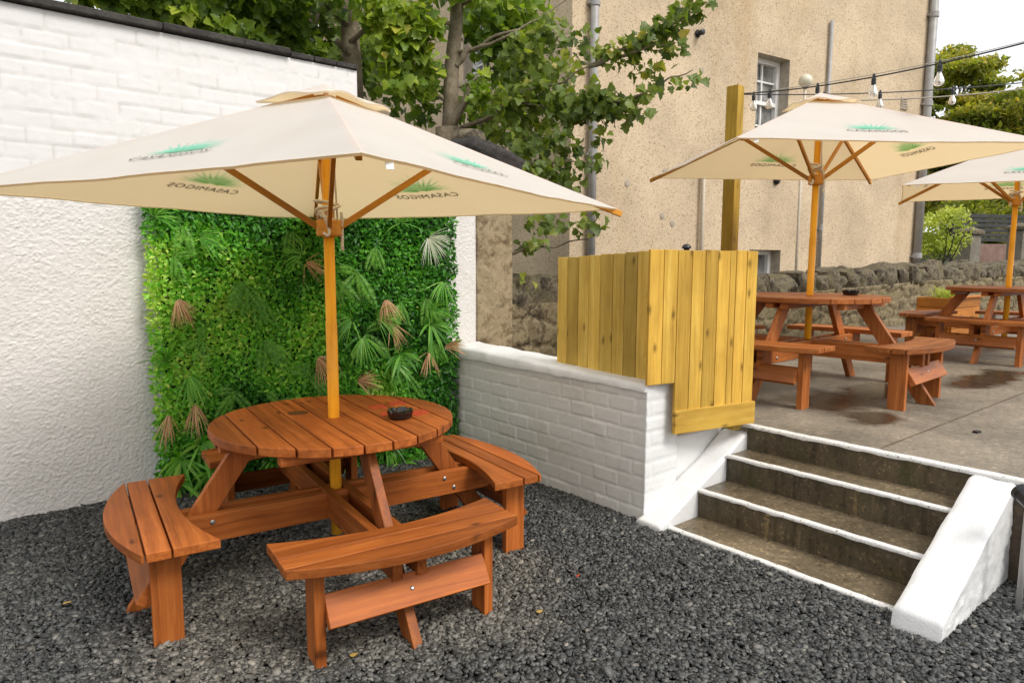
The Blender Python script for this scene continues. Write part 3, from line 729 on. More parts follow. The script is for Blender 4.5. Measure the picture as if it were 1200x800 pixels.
def stringer(y0, y1, prof, seed, rough_side):
    """sloping side wall from a profile of (x, z); its faces are lumpy plaster"""
    prof = np.array(prof); seg = np.r_[0, np.cumsum(np.hypot(*np.diff(prof, axis=0).T))]
    s = np.linspace(0, seg[-1], 70); px, pz = np.interp(s, seg, prof[:, 0]), np.interp(s, seg, prof[:, 1])
    nv = 12; yy = np.linspace(y0, y1, nv+1)
    X, Y = np.meshgrid(px, yy); Zt = np.meshgrid(pz, yy)[0]
    ed = np.minimum(Y-y0, y1-Y); lum = (fbm(X*7+seed, Y*7, seed, 4)-.5)*.022-np.clip(1-ed/.02, 0, 1)**2*.012
    T = np.stack([X+(fbm(X*9, Y*9+3, seed+1, 3)-.5)*.012, Y, np.maximum(Zt+lum, -.02)], -1)
    V = [T.reshape(-1, 3)]; W = len(s); q = (np.arange(nv)[:, None]*W+np.arange(W-1)[None]).ravel(); Fq = [np.c_[q, q+1, q+W+1, q+W]]
    k = T.size//3
    for e, sg in ((0, -1), (nv, 1)):
        edge = T[e]; rows = 22
        f = np.linspace(0, 1, rows)[:, None]
        Xe = np.repeat(edge[None, :, 0], rows, 0); Ze = edge[None, :, 2]*(1-f)+(-.03)*f
        amp = .014 if (rough_side and sg < 0) else .008
        lump = (fbm(Xe*14+seed, Ze*14, seed+7, 4, .6)-.5)*amp+(np.maximum(fbm(Xe*45, Ze*45, seed+9, 2)-.5, 0)*.022 if (rough_side and sg < 0) else 0)
        Ye = edge[None, :, 1]+sg*lump*np.clip(f*6, 0, 1)
        P = np.stack([Xe, Ye, Ze], -1); V.append(P.reshape(-1, 3))
        q = (np.arange(rows-1)[:, None]*W+np.arange(W-1)[None]).ravel()+k
        Fq.append(np.c_[q, q+W, q+W+1, q+1] if sg < 0 else np.c_[q, q+1, q+W+1, q+W]); k += P.size//3
    return np.vstack(V), np.vstack(Fq)
V, Fq = stringer(YL+.0, YL+.185, [(-.075, -.02), (-.07, .05), (.0, .07), (.54, .325), (.80, .47), (.94, .50)], 3, False)
npobj('side_wall', V, Fq, M['white_cap'], st, smooth=True)
V, Fq = stringer(-.20, .0, [(-.125, -.02), (-.10, .10), (.0, .145), (.42, .345), (.80, .515), (.93, .53)], 9, True)
o = npobj('side_wall', V, Fq, M['white_cap'], st, smooth=True); o['label'] = 'right hand sloping side wall with a rough outer face'
# white retaining face between the low wall and the top step
rf = thing('retaining_wall', 'short white plastered retaining face under the timber screen beside the steps', 'wall', (3.58, 2.62, 0))
nu, nv = 56, 40
X, Z = grid(nu, nv, .0125, .0124)
H = (fbm(X*6, Z*6, 61, 4)-.5)*.02
V, Fq = relief((0.0, .012, 0), (1, 0, 0), (0, 0, 1), (0, -1, 0), nu, nv, .0125, .0124, H, .05)
npobj('plaster_face', V, Fq, M['white_cap'], rf, smooth=True)

# ================================================================== TIMBER SCREEN
def screen(name, label, x0, y0, dx, dy, L, boards, z1, mat, extra):
    """boards run up from their own z0; (dx, dy) is the run of the panel and its face is to the right of the run"""
    t = thing(name, label, 'fence', (x0, y0, 0))
    nrm = Vector((dy, -dx, 0)); run = Vector((dx, dy, 0))
    mb = MB(); s = 0
    for w, z0, tone in boards:
        c = run*(s+w/2); th = .019+rng.uniform(-.002, .002)
        mb.board(c+Vector((0, 0, z0)), c+Vector((0, 0, z1+extra*s+rng.uniform(-.003, .003))), w-.005, th, run, tone)
        s += w
    obj('board_panel', mb, mat, t, bevel=.002)
    return t, run, nrm
bw = [.108, .108, .112, .106, .106, .102, .052, .092, .094]
b2 = [(w, .880 if i < 2 else .66, (.75, .5, .3, .55, .15, .7, .5, .85, .6)[i]) for i, w in enumerate(bw)]
t2, run, nrm = screen('timber_screen', 'yellow treated timber screen of upright boards at the head of the steps', 3.236, 2.606, 1, 0, .88, b2, 1.692, M['fence_wood'], 0)
t2.rotation_euler = (0, 0, R(-12.5))
m_ = MB(); m_.board((.218, -.006, .63), (.90, -.006, .63), .148, .03, (0, 0, 1), .35); obj('bottom_rail', m_, M['fence_wood'], t2, bevel=.003)
for z_ in (1.0, 1.45): m_ = MB(); m_.board((.02, .035, z_), (.86, .035, z_), .07, .04, (0, 0, 1)); obj('back_rail', m_, M['fence_wood_side'], t2, bevel=.003)
m_ = MB(); m_.board((.82, .09, .50), (.82, .09, 1.66), .07, .07, (1, 0, 0)); obj('post', m_, M['fence_wood_side'], t2, bevel=.003)
b1 = [(w, .70, rng.random()) for w in (.10, .105, .10, .105, .11, .10, .105, .10, .10)]
t1, run, nrm = screen('timber_screen', 'greenish timber screen of upright boards standing behind the low white wall', 3.40, 3.545, 0, -1, .92, b1, 1.648, M['fence_wood_side'], .05)
for z_ in (1.0, 1.42): m_ = MB(); m_.board((.035, -.02, z_), (.035, -.90, z_), .07, .04, (0, 0, 1)); obj('back_rail', m_, M['fence_wood_side'], t1, bevel=.003)
for x_, z_, h_ in ((.006, .89, .09), (-.01, 1.40, .07)): m_ = MB(); m_.board((x_, -.905, z_), (x_, -.905, z_+h_), .04, .05, (0, 1, 0)); obj('rail_end', m_, M['planter_wood'], t1, bevel=.003)
# tall post carrying the string lights
pp = thing('lighting_post', 'tall square timber post near the stone wall carrying the string lights', 'post', (6.385, 4.09, TZ), R(4))
m_ = MB(); m_.board((0, 0, 0), (0, 0, 2.86), .128, .128, (1, 0, 0), .5); obj('timber_post', m_, M['post_wood'], pp, bevel=.004)
m_ = MB(); m_.box((.068, -.03, 2.80), (.006, .05, .06)); m_.tube([(.066, -.03, 2.80), (.10, -.03, 2.80)], .008); obj('hook_plate', m_, M['white_gloss'], pp)

# ================================================================== HOUSE
HA = R(8.1); HC = np.array([6.40, 6.475]); HD = np.array([math.cos(HA), -math.sin(HA)]); HN = np.array([math.sin(HA), math.cos(HA)])
house = thing('house', 'tall cream pebbledashed house with sash windows behind the stone wall', 'house', (HC[0], HC[1], 0), -HA)
# house frame: x along the front, y going back, z up
def panel(mb, x0, x1, z0, z1, holes, fix, depth, axis):
    """wall sheet with real openings; fix = the constant coordinate; depth > 0 inwards adds the reveals"""
    xs = sorted({x0, x1, *[h[0] for h in holes], *[h[1] for h in holes]}); zs = sorted({z0, z1, *[h[2] for h in holes], *[h[3] for h in holes]})
    def P(a, z, d=0): return (a, fix+d, z) if axis == 0 else (fix+d, a, z)
    for i in range(len(xs)-1):
        for j in range(len(zs)-1):
            cx, cz = (xs[i]+xs[i+1])/2, (zs[j]+zs[j+1])/2
            if any(h[0] < cx < h[1] and h[2] < cz < h[3] for h in holes): continue
            q = [P(xs[i], zs[j]), P(xs[i+1], zs[j]), P(xs[i+1], zs[j+1]), P(xs[i], zs[j+1])]
            mb.add(q, [(0, 1, 2, 3)] if axis == 0 else [(3, 2, 1, 0)])
def reveal(mb, h, fix, depth, axis):
    a0, a1, z0, z1 = h
    def P(a, z, d): return (a, fix+d, z) if axis == 0 else (fix+d, a, z)
    c = [(a0, z0), (a1, z0), (a1, z1), (a0, z1)]
    for i in range(4):
        p, q = c[i], c[(i+1) % 4]
        mb.add([P(*p, 0), P(*q, 0), P(*q, depth), P(*p, depth)], [(0, 1, 2, 3)])
UP = (3.54, 4.31, 3.45, 4.81); LO = (3.54, 4.30, .70, 1.815)
SIDE = [(2.3, 2.95, 4.5, 5.6)]
fm = MB(); panel(fm, 0, 8.55, 0, 7.6, [UP, LO], 0, .2, 0)
panel(fm, 0, 10.5, 0, 7.6, SIDE, 0, .2, 1)
fm.add([(8.55, 0, 0), (8.55, 10.5, 0), (8.55, 10.5, 7.6), (8.55, 0, 7.6)], [(0, 1, 2, 3)])
fm.add([(0, 10.5, 0), (8.55, 10.5, 0), (8.55, 10.5, 7.6), (0, 10.5, 7.6)], [(3, 2, 1, 0)])
obj('wall', fm, M['harling'], house)
rm = MB(); rm.prism([(-.3, -.3), (8.85, -.3), (8.85, 10.8), (-.3, 10.8)], 7.6, 7.72); rm.add([(-.3, -.3, 7.72), (8.85, -.3, 7.72), (8.85, 10.8, 7.72), (-.3, 10.8, 7.72), (1.5, 5.2, 10.6), (7, 5.2, 10.6)], [(0, 1, 5, 4), (1, 2, 5), (2, 3, 4, 5), (3, 0, 4)])
obj('roof', rm, M['slate_roof'], house)
def window(h, fix, axis, cols, rows, depth=.24):
    a0, a1, z0, z1 = h
    mm = MB(); reveal(mm, h, fix, depth+.03, axis); w_ = obj('window', mm, M['margin'], house)
    def bx(mb, a, z, d, sa, sz, sd): mb.box((a, fix+d, z) if axis == 0 else (fix+d, a, z), (sa, sd, sz) if axis == 0 else (sd, sa, sz))
    fr = MB(); f = .075; zc = (z0+z1)/2
    for a in (a0+f/2, a1-f/2): bx(fr, a, (z0+z1)/2, depth-.02, f, z1-z0, .08)
    for z in (z0+f/2, z1-f/2): bx(fr, (a0+a1)/2, z, depth-.021, a1-a0-2*f-.002, f, .078)
    bx(fr, (a0+a1)/2, zc, depth-.035, a1-a0-2*f-.002, .06, .05)
    for i in range(1, cols): bx(fr, a0+(a1-a0)*i/cols, (z0+z1)/2, depth-.008, .03, z1-z0-2*f-.004, .035)
    for zz0, zz1 in ((z0, zc), (zc, z1)):
        for j in range(1, rows): bx(fr, (a0+a1)/2, zz0+(zz1-zz0)*j/rows, depth-.006, a1-a0-2*f-.004, .028, .030)
    obj('sash_frame', fr, M['white_gloss'], w_, bevel=.004)
    pn = MB(); bx(pn, (a0+a1)/2, (z0+z1)/2, depth+.02, a1-a0-f, z1-z0-f, .012); obj('pane', pn, M['pane'], w_)
    sl = MB(); bx(sl, (a0+a1)/2, z0-.035, -.02 if axis == 0 else -.02, a1-a0+.16, .07, .12); obj('sill', sl, M['margin'], w_, bevel=.006)
window(UP, 0, 0, 2, 2); window(LO, 0, 0, 1, 1)
for h in SIDE: window(h, 0, 1, 2, 2)
def hs(u, v, off=0):
    """a point of the house front (moved 'off' towards the yard) in house coordinates"""
    q = ray(u, v); t = ((HC @ HN)-off)/(HN @ q[:2]); p = CAM+q*t; r_ = p[:2]-HC
    return Vector((r_ @ HD, r_ @ HN, p[2]))
def pipe(name, x, z0, z1, r, mat, joints, label, wy=-.075):
    mm = MB(); mm.tube([(x, wy, z0), (x, wy, z1)], r, 14)
    o = obj(name, mm, mat, house, smooth=True)
    for z in joints: jj = MB(); jj.tube([(x, wy, z-.05), (x, wy, z-.045), (x, wy, z+.045), (x, wy, z+.05)], [r*1.0, r*1.22, r*1.22, r*1.0], 14); jj.box((x, wy/2-.004, z-.01), (r*3.0, abs(wy)-.012, .03)); obj('pipe_joint', jj, mat, o)
    o['label'] = label
pipe('drainpipe', hs(694, 200, .07)[0], 0, 7.5, .055, M['grey_pipe'], (1.1, 3.02, 4.9, 6.7), 'left hand grey drainpipe')
pipe('drainpipe', hs(1081, 200, .07)[0], 1.40, 7.5, .075, M['grey_pipe'], (1.75, 4.6, 6.2), 'right hand grey drainpipe')
pipe('vent_pipe', hs(966, 200, .05)[0], .8, hs(970, 25)[2], .03, M['grey_pipe'], (2.2, 3.8), 'thin grey vent pipe', -.045)
pw = hs(824, 205, .05); mm = MB(); mm.tube([(pw[0], .02, pw[2]), (pw[0], -.05, pw[2]), (pw[0], -.06, pw[2]-.03), (pw[0], -.06, .9)], .03, 12); obj('waste_pipe', mm, M['cream_pipe'], house, smooth=True)
p_ = hs(1059, 122); mm = MB(); mm.box((p_[0], -.008, p_[2]), (.20, .016, .22))
for k in range(5): mm.box((p_[0], -.02, p_[2]-.085+k*.042), (.17, .012, .018))
obj('vent_grille', mm, M['margin'], house, bevel=.003)
def tilt(loc, rx, rz=0): return Matrix.Translation(loc) @ Matrix.Rotation(rz, 4, 'Z') @ Matrix.Rotation(rx, 4, 'X')
p_ = hs(817, 40); mm = MB(); mm.lathe([(.05, 0), (.055, .015), (.02, .02), (.02, .05), (.038, .055), (.042, .11), (.038, .115)], 20, tilt((p_[0], -.003, p_[2]), R(90)))
obj('wall_light', mm, M['black'], house, smooth=True)['label'] = 'small black round wall light high on the front'
p_ = hs(909, 212); mm = MB(); mm.lathe([(.06, 0), (.065, .02), (.05, .05), (.03, .07)], 18, tilt((p_[0], -.003, p_[2]), R(90))); mm.box((p_[0]+.03, -.05, p_[2]+.07), (.03, .06, .12))
obj('wall_bracket', mm, M['black'], house)
for (u, v) in ((779, 201), (788, 262), (822, 83), (735, 215), (776, 253)):   # old fixing holes
    p_ = hs(u, v); mm = MB(); mm.lathe([(.05, -.004), (.045, .008), (.012, .012)], 9, tilt((p_[0], .0, p_[2]), R(90))); obj('plug_patch', mm, M['margin'], house)
# globe lamp on its own stalk before the house
gp = at_y(944, 95, 5.45)
gl = thing('globe_lamp', 'cream globe lamp on a slim pole in front of the house window', 'lamp', (gp[0], gp[1], TZ))
hz = gp[2]-TZ
mm = MB(); mm.tube([(0, 0, 0), (0, 0, hz-.09)], .022, 10); obj('pole', mm, M['cream_pipe'], gl, smooth=True)
mm = MB(); mm.lathe([(.03, -.12), (.045, -.09), (.05, -.07), (.03, -.06)], 16, Matrix.Translation((0, 0, hz))); obj('collar', mm, M['cream_pipe'], gl, smooth=True)
mm = MB(); mm.lathe([(.10*math.sin(a)+.001, -.10*math.cos(a)) for a in np.linspace(.1, PI-.02, 14)], 22, Matrix.Translation((0, 0, hz))); obj('globe', mm, M['lamp_cream'], gl, smooth=True)
# brick outbuilding glimpsed over the white wall
ob = thing('brick_house', 'red brick house glimpsed through the leaves above the white wall', 'house', (-9, 20, 0), R(-12))
mm = MB(); mm.box((4.2, 3, 3.0), (8.4, 6, 6.0)); obj('wall', mm, M['brick_red'], ob)
mm = MB(); mm.add([(-.2, -.25, 6.0), (8.6, -.25, 6.0), (8.6, 6.25, 6.0), (-.2, 6.25, 6.0), (-.2, 3, 8.6), (8.6, 3, 8.6)], [(0, 1, 5, 4), (2, 3, 4, 5), (1, 2, 5), (3, 0, 4), (0, 3, 2, 1)]); obj('roof', mm, M['slate_roof'], ob)
for x in (2.0, 5.6):
    mm = MB(); mm.box((x, -.01, 4.2), (1.1, .05, 1.5)); w_ = obj('window', mm, M['white_gloss'], ob); mm = MB(); mm.box((x, -.05, 4.2), (.9, .02, 1.3)); obj('pane', mm, M['pane'], w_)
# --- PART 3 ---
# ================================================================== PICNIC TABLES
TR, TTOP, TTH = .615, .804, .042
def make_table(loc, rz, mat, label, group):
    t = thing('picnic_table', label, 'picnic table', loc, rz, group)
    nb, pitch = 9, 2*TR/9
    mb = MB(); wob = []
    for i in range(nb):
        xa, xb = -TR+i*pitch+.0045, -TR+(i+1)*pitch-.0045
        xs = np.linspace(xa, xb, 10 if i in (0, nb-1) else 5)
        y = np.sqrt(np.maximum(TR**2-xs**2, .0004))
        P = [(x, -k) for x, k in zip(xs, y)]+[(x, k) for x, k in zip(xs[::-1], y[::-1])]
        dz = rng.uniform(-.0018, .0018)
        mb.prism(P, TTOP-TTH+dz, TTOP+dz, None, 1, [.25, .62, .45, .8, .5, .7, .35, .66, .4][i])
    obj('tabletop', mb, mat, t, bevel=.004)
    for y, hl in ((-.43, .40), (-.062, .585), (.062, .585), (.43, .40)):
        mb = MB(); mb.board((-hl, y, TTOP-TTH-.0245), (hl, y, TTOP-TTH-.0245), .044, .065, (0, 0, 1)); obj('batten', mb, mat, t, bevel=.003)
    for s in (-1, 1):
        mb = MB(); mb.board((-.93, s*.056, .36), (.93, s*.056, .36), .135, .044, (0, 0, 1)); bx = obj('beam', mb, mat, t, bevel=.003)
        for x, z in ((-.63, .39), (.60, .39), (.66, .33), (-.69, .33)):
            bo = MB(); bo.lathe([(.012, 0), (.012, .004), (.007, .008)], 10, Matrix.Translation((x, s*.0785, z)) @ Matrix.Rotation(-s*R(90), 4, 'X')); obj('bolt', bo, M['zinc'], bx)
        mb = MB(); mb.board((s*.056, -.93, .3635), (s*.056, .93, .3635), .133, .044, (0, 0, 1)); obj('beam', mb, mat, t, bevel=.003)
    for k in range(4):
        q = k*PI/2
        def tf(o): o.rotation_euler = (0, 0, q); return o
        # slanting main leg
        mb = MB(); a, b_ = Vector((0, -.955, -.03)), Vector((0, -.425, .76)); d = (b_-a).normalized()
        n = Vector((0, d.z, -d.y))
        w = .105; dy = w/2/d.z
        P = [(-.955-dy, .0), (-.955+dy, .0), (-.425+dy, .760), (-.425-dy, .760)]
        mtx = Matrix(((0, 0, 1, 0), (1, 0, 0, 0), (0, 1, 0, 0), (0, 0, 0, 1)))
        mb.prism(P, -.022, .022, mtx, 1); tf(obj('leg', mb, mat, t, bevel=.003))
        # seat of three curved planks on its own two uprights
        mb = MB(); ts = np.linspace(-.52, .52, 21); arc = 1.07-.40*ts**2; inn = .765-.36*ts**2
        cuts = [None, .850, .948, None]
        for j in range(3):
            lo = inn if j == 0 else np.full(21, cuts[j]+.004)
            hi = arc if j == 2 else np.full(21, cuts[j+1]-.004)
            hi = np.minimum(hi, arc); ok = hi-lo > .006
            P = [(x, -r_) for x, r_ in zip(ts[ok], hi[ok])]+[(x, -r_) for x, r_ in zip(ts[ok][::-1], lo[ok][::-1])]
            dz = rng.uniform(-.0015, .0015)
            mb.prism(P, .430+dz, .470+dz, None, 0)
        se = tf(obj('bench_seat', mb, mat, t, bevel=.004))
        for s in (-1, 1):
            mb = MB(); mb.board((s*.385, -.868, -.01), (s*.385, -.868, .4285), .118, .044, (0, 1, 0)); obj('upright', mb, mat, se, bevel=.003)
        mb = MB(); c = Vector((0, -.868, .205))+n*(-.0745 if n.y > 0 else .0745)
        mb.board(c+Vector((-.3625, 0, 0)), c+Vector((.3625, 0, 0)), .135, .040, d); sr = obj('stretcher', mb, mat, se, bevel=.003)
        no = n if n.y < 0 else -n
        bo = MB(); bo.lathe([(.009, 0), (.009, .004), (.005, .007)], 10, Matrix.Translation(c+no*.0195) @ no.to_track_quat('Z', 'Y').to_matrix().to_4x4()); obj('bolt', bo, M['zinc'], sr)
    return t
C1 = (1.556, 3.306); RZ1 = R(-7.1)
GT = 'round picnic tables with four benches'
table1 = make_table((C1[0], C1[1], 0), RZ1, M['table_wood'], 'round orange-brown picnic table standing on the gravel before the green leaf panel', GT)
def loc1(p): c, s = math.cos(RZ1), math.sin(RZ1); x, y = p[0]-C1[0], p[1]-C1[1]; return (c*x+s*y, -s*x+c*y)
top1 = [c for c in table1.children if c.name.startswith('tabletop')][0]
def decal(name, polys, mat, z):
    mb = MB()
    for P in polys: mb.prism(P, TTOP-.001, TTOP+.0032, None)
    return obj(name, mb, mat, top1)
pitch = 2*TR/9
polys = []
for (u0, v0), (u1, v1) in (((456, 471), (494, 486)), ((439, 475), (460, 487))):
    a, b_ = loc1(at_z(u0, v0, TTOP)), loc1(at_z(u1, v1, TTOP)); i = int(((a[0]+b_[0])/2+TR)/pitch)
    x0, x1 = -TR+i*pitch+.009, -TR+(i+1)*pitch-.009; y0, y1 = min(a[1], b_[1]), max(a[1], b_[1])
    polys += [[(x0, y0+.02), (x0+.05, y0), (x1, y0+.03), (x1, y0+.12), (x0+.03, y0+.11)], [(x0+.01, y1-.09), (x1-.01, y1-.10), (x1, y1), (x0+.03, y1-.01)]]
for P_ in polys: decal('red_mark', [P_], M['red_stain'], 0)
a = loc1(at_z(338, 485, TTOP)); decal('damp_mark', [[(-TR+pitch*(int((a[0]+TR)/pitch)+.5)+.052*math.cos(k), a[1]+.045*math.sin(k)*(1+.15*math.cos(2*k+1))) for k in np.linspace(0, 2*PI, 20)[:-1]]], M['dark_stain'], 0)
C2, C3 = (5.75, 2.88), (9.55, 2.42)
table2 = make_table((*C2, TZ), R(2), M['terrace_table_wood'], 'round reddish picnic table on the wet terrace just behind the timber screen', GT)
table3 = dup(table2, (*C3, TZ), R(-1), 'round reddish picnic table on the terrace in front of the planter by the stone wall')

# ================================================================== PARASOLS
SD, ZA, ZC, T0 = 1.63, 2.465, 1.925, .135
def cor(k, s=1.0): return np.array([s*SD*math.cos(k*PI/2), s*SD*math.sin(k*PI/2)])
def canopy_pt(k, t, e, off=0.0):
    A, B = cor(k), cor(k+1); e01 = (e+1)/2; m = 1-abs(e)**2
    xy = (A[None]*(1-e01)[:, None]+B[None]*e01[:, None])*t[:, None]
    xy = xy*(1-.010*m*t)[:, None]
    sag = m*(.008*t+.016*np.sin(PI*np.clip((t-T0)/(1-T0), 0, 1)))
    z = ZA-(ZA-ZC)*t-sag+(fbm(e*3.2+k*7.3+20, t*3.1+e*1.5+9, 61, 3)-.5)*.017*np.minimum(m*3, 1)*np.clip((t-.2)*3, 0, 1)
    nx, ny = (A+B)/np.linalg.norm(A+B); sl = (ZA-ZC)/(SD*.7071); nn = np.array([nx*sl, ny*sl, 1.]); nn /= np.linalg.norm(nn)
    return np.c_[xy, z]+nn*off
def panel_mesh(k, nt_, ne, off):
    T, E_ = np.meshgrid(np.linspace(T0, 1, nt_+1), np.linspace(-1, 1, ne+1), indexing='ij')
    V = canopy_pt(k, T.ravel(), E_.ravel(), off); W = ne+1
    q = (np.arange(nt_)[:, None]*W+np.arange(ne)[None]).ravel(); return V, np.c_[q, q+W, q+W+1, q+1]
def text_mesh(s):
    cu = bpy.data.curves.new('t', 'FONT'); cu.body = s; cu.size = 1; cu.align_x = 'CENTER'; cu.space_character = 1.12
    o = bpy.data.objects.new('t', cu); COL.objects.link(o); dg = bpy.context.evaluated_depsgraph_get()
    me = bpy.data.meshes.new_from_object(o.evaluated_get(dg))
    V = np.array([v.co[:2] for v in me.vertices]); Fc = [tuple(p.vertices) for p in me.polygons]
    bpy.data.objects.remove(o); bpy.data.meshes.remove(me); bpy.data.curves.remove(cu); return V, Fc
TXV, TXF = text_mesh('CASAMIGOS')
TXV = (TXV-[(TXV[:, 0].max()+TXV[:, 0].min())/2, 0])/(TXV[:, 0].max()-TXV[:, 0].min()); TXV[:, 1] *= .82
def agave():
    V, Fc = [], []
    for a in np.linspace(R(5), R(175), 15):
        L = (.215+.03*math.sin(a*9))*(1-.22*abs(math.cos(a))**3); w = .0095; d = np.array([math.cos(a)*1.12, math.sin(a)*.80]); s = np.array([-math.sin(a), math.cos(a)])
        b0 = np.array([math.cos(a)*.03, 0]); k = len(V)
        V += [b0-s*w*.5, b0+s*w*.5, b0+d*L*.2-s*w*.85, b0+d*L*.2+s*w*.85, b0+d*L*.4-s*w, b0+d*L*.4+s*w, b0+d*L*.7-s*w*.55, b0+d*L*.7+s*w*.55, b0+d*L-s*w*.04, b0+d*L+s*w*.04]; Fc += [(k+2*q, k+2*q+2, k+2*q+3, k+2*q+1) for q in range(4)]
    for a in np.linspace(R(20), R(160), 8):
        d = np.array([math.cos(a)*1.1, math.sin(a)*.8]); k = len(V); V += [d*.0+[-.02, 0], d*.10+[.012, 0], d*.13, d*.10-[.012, 0]]; Fc.append((k, k+1, k+2, k+3))
    return np.array(V), Fc
AGV, AGF = agave()
def wrap(k, P, x0, h0, off):
    slant = math.hypot(SD*.7071, ZA-ZC); half = SD*.7071
    t = 1-(P[:, 1]+h0)/slant; e = (P[:, 0]+x0)/(half*t)
    return canopy_pt(k, t, e, off)
def make_parasol(loc, rz, label, group):
    t = thing('parasol', label, 'parasol', loc, rz, group)
    mb = MB(); mb.tube([(0, 0, .17), (0, 0, 1.30), (0, 0, 1.302), (0, 0, 2.42)], [.0295, .0295, .0275, .0265], 20); pl = obj('pole', mb, M['pole_wood'], t, smooth=True)
    mb = MB(); mb.lathe([(.03, 2.385), (.055, 2.39), (.06, 2.41), (.055, 2.43), (.02, 2.44)], 20); obj('crown_hub', mb, M['rib_wood'], t, bevel=.002)
    # cloth
    Vs, Fs, n = [], [], 0
    for k in range(4):
        V, Fq = panel_mesh(k, 14, 22, 0); Vs.append(V); Fs.append(Fq+n); n += len(V)
        A, B = cor(k), cor(k+1); e = np.linspace(-1, 1, 23); up = canopy_pt(k, np.ones(23), e); dnv = up.copy(); dnv[:, 2] -= .007; dnv[:, :2] *= .992
        Vs.append(np.vstack([up, dnv])); i = np.arange(22); Fs.append(np.c_[i, i+23, i+24, i+1]+n); n += 46
    cn = npobj('canopy', np.vstack(Vs), np.vstack(Fs), M['canopy'], t, smooth=True)
    for k in range(4):
        for off in (.006, -.006):
            mb = MB(); mb.add(wrap(k, AGV, 0, .335, off), AGF); o = obj('printed_plant', mb, M['logo_green' if off > 0 else 'logo_under'], cn)
            mb = MB(); mb.add(wrap(k, TXV*.46, 0, .255, off), TXF); obj('printed_word', mb, M['logo_text' if off > 0 else 'text_under'], cn)
    # wavy vent cap
    Vs, Fs, n = [], [], 0
    for k in range(4):
        T, E_ = np.meshgrid(np.linspace(0.001, 1, 9), np.linspace(-1, 1, 17), indexing='ij'); tt, ee = T.ravel(), E_.ravel()
        sc = .195; V = canopy_pt(k, tt*sc, ee); lift = .016+.018*tt**3*(1-np.abs(ee)**4)*(1+.55*np.sin(ee*4.2+k*2))
        V[:, 2] = V[:, 2]+lift+.012; V[:, :2] *= 1.03
        q = (np.arange(8)[:, None]*17+np.arange(16)[None]).ravel(); Vs.append(V); Fs.append(np.c_[q, q+17, q+18, q+1]+n); n += len(V)
        edge = V[-17:]; lo = edge.copy(); lo[:, 2] -= .008; lo[:, :2] *= .985; Vs.append(np.vstack([edge, lo])); i = np.arange(16); Fs.append(np.c_[i, i+17, i+18, i+1]+n); n += 34
    npobj('vent_cap', np.vstack(Vs), np.vstack(Fs), M['canopy'], t, smooth=True)
    zh = 1.785
    mb = MB(); mb.lathe([(.031, zh-.045), (.058, zh-.04), (.063, zh-.03), (.063, zh+.03), (.058, zh+.04), (.031, zh+.045)], 24); obj('runner_hub', mb, M['rib_wood'], t, bevel=.002)
    for k in range(4):
        d = np.array([math.cos(k*PI/2), math.sin(k*PI/2)])
        def rp(f, dz=-.022): return Vector((*(d*SD*f), ZA-(ZA-ZC)*f+dz))
        mb = MB(); mb.board(rp(.03), rp(.95 if k == 2 else 1.016), .034, .021, (0, 0, 1)); obj('rib', mb, M['rib_wood'], t, bevel=.003)
        mb = MB(); mb.board(Vector((*(d*.045), zh)), rp(.41, -.048), .032, .021, (0, 0, 1)); obj('strut', mb, M['rib_wood'], t, bevel=.003)
    mb = MB()
    for j in range(4):
        a0 = rng.uniform(0, 6); P = []
        for i in range(34):
            f = i/33; a = a0+f*(7+2*j); r_ = .045+.022*math.sin(f*9+j); P.append((r_*math.cos(a), r_*math.sin(a), zh+.055+.05*math.sin(f*5+j*1.7)+.01*j))
        mb.tube(P, .0078, 7)
    for a0, L in ((R(250), .19), (R(150), .12)):
        P = [(.067*math.cos(a0+.5*math.sin(f*3)), .067*math.sin(a0+.5*math.sin(f*3)), zh+.08-L*math.sin(PI*min(f*1.2, 1.0)*.5)*(1 if f < .8 else 1-(f-.8)*.6)) for f in np.linspace(0, 1, 22)]
        mb.tube(P, .0078, 7)
    for a0 in (R(252), R(262)): mb.tube([(.045*math.cos(a0), .045*math.sin(a0), zh+.05), (.036*math.cos(a0), .036*math.sin(a0), 2.1), (.034*math.cos(a0), .034*math.sin(a0), 2.40)], .0045, 6)
    obj('rope', mb, M['rope'], t, smooth=True)
    k = 2; c = canopy_pt(k, np.array([.985]), np.array([-.90]))[0]; mb = MB()
    mb.add([(c[0], c[1], c[2]-.01), (c[0]+.012, c[1]-.026, c[2]-.008), (c[0]+.008, c[1]-.028, c[2]-.034), (c[0]-.006, c[1]-.002, c[2]-.036), (c[0]+.002, c[1]+.001, c[2]-.01), (c[0]+.014, c[1]-.025, c[2]-.008), (c[0]+.010, c[1]-.027, c[2]-.034), (c[0]-.004, c[1]-.001, c[2]-.036)], [(0, 1, 2, 3), (7, 6, 5, 4)])
    tg = obj('care_label', mb, M['tag_white'], cn)
    return t
GU = 'square cream parasols set through the picnic tables'
par1 = make_parasol((C1[0]-.002, C1[1]+.010, 0), R(68.3), 'large cream parasol over the gravel yard, with green plant prints, nearest the white wall', GU)
par2 = dup(par1, (*C2, TZ-.01), R(8), 'cream parasol over the table behind the timber screen, beside the tall post')
par2.scale = (.965, .965, 1.0)
par3 = dup(par1, (*C3, TZ-.01), R(-24), 'cream parasol farthest away, partly cut off, over the table by the planter')
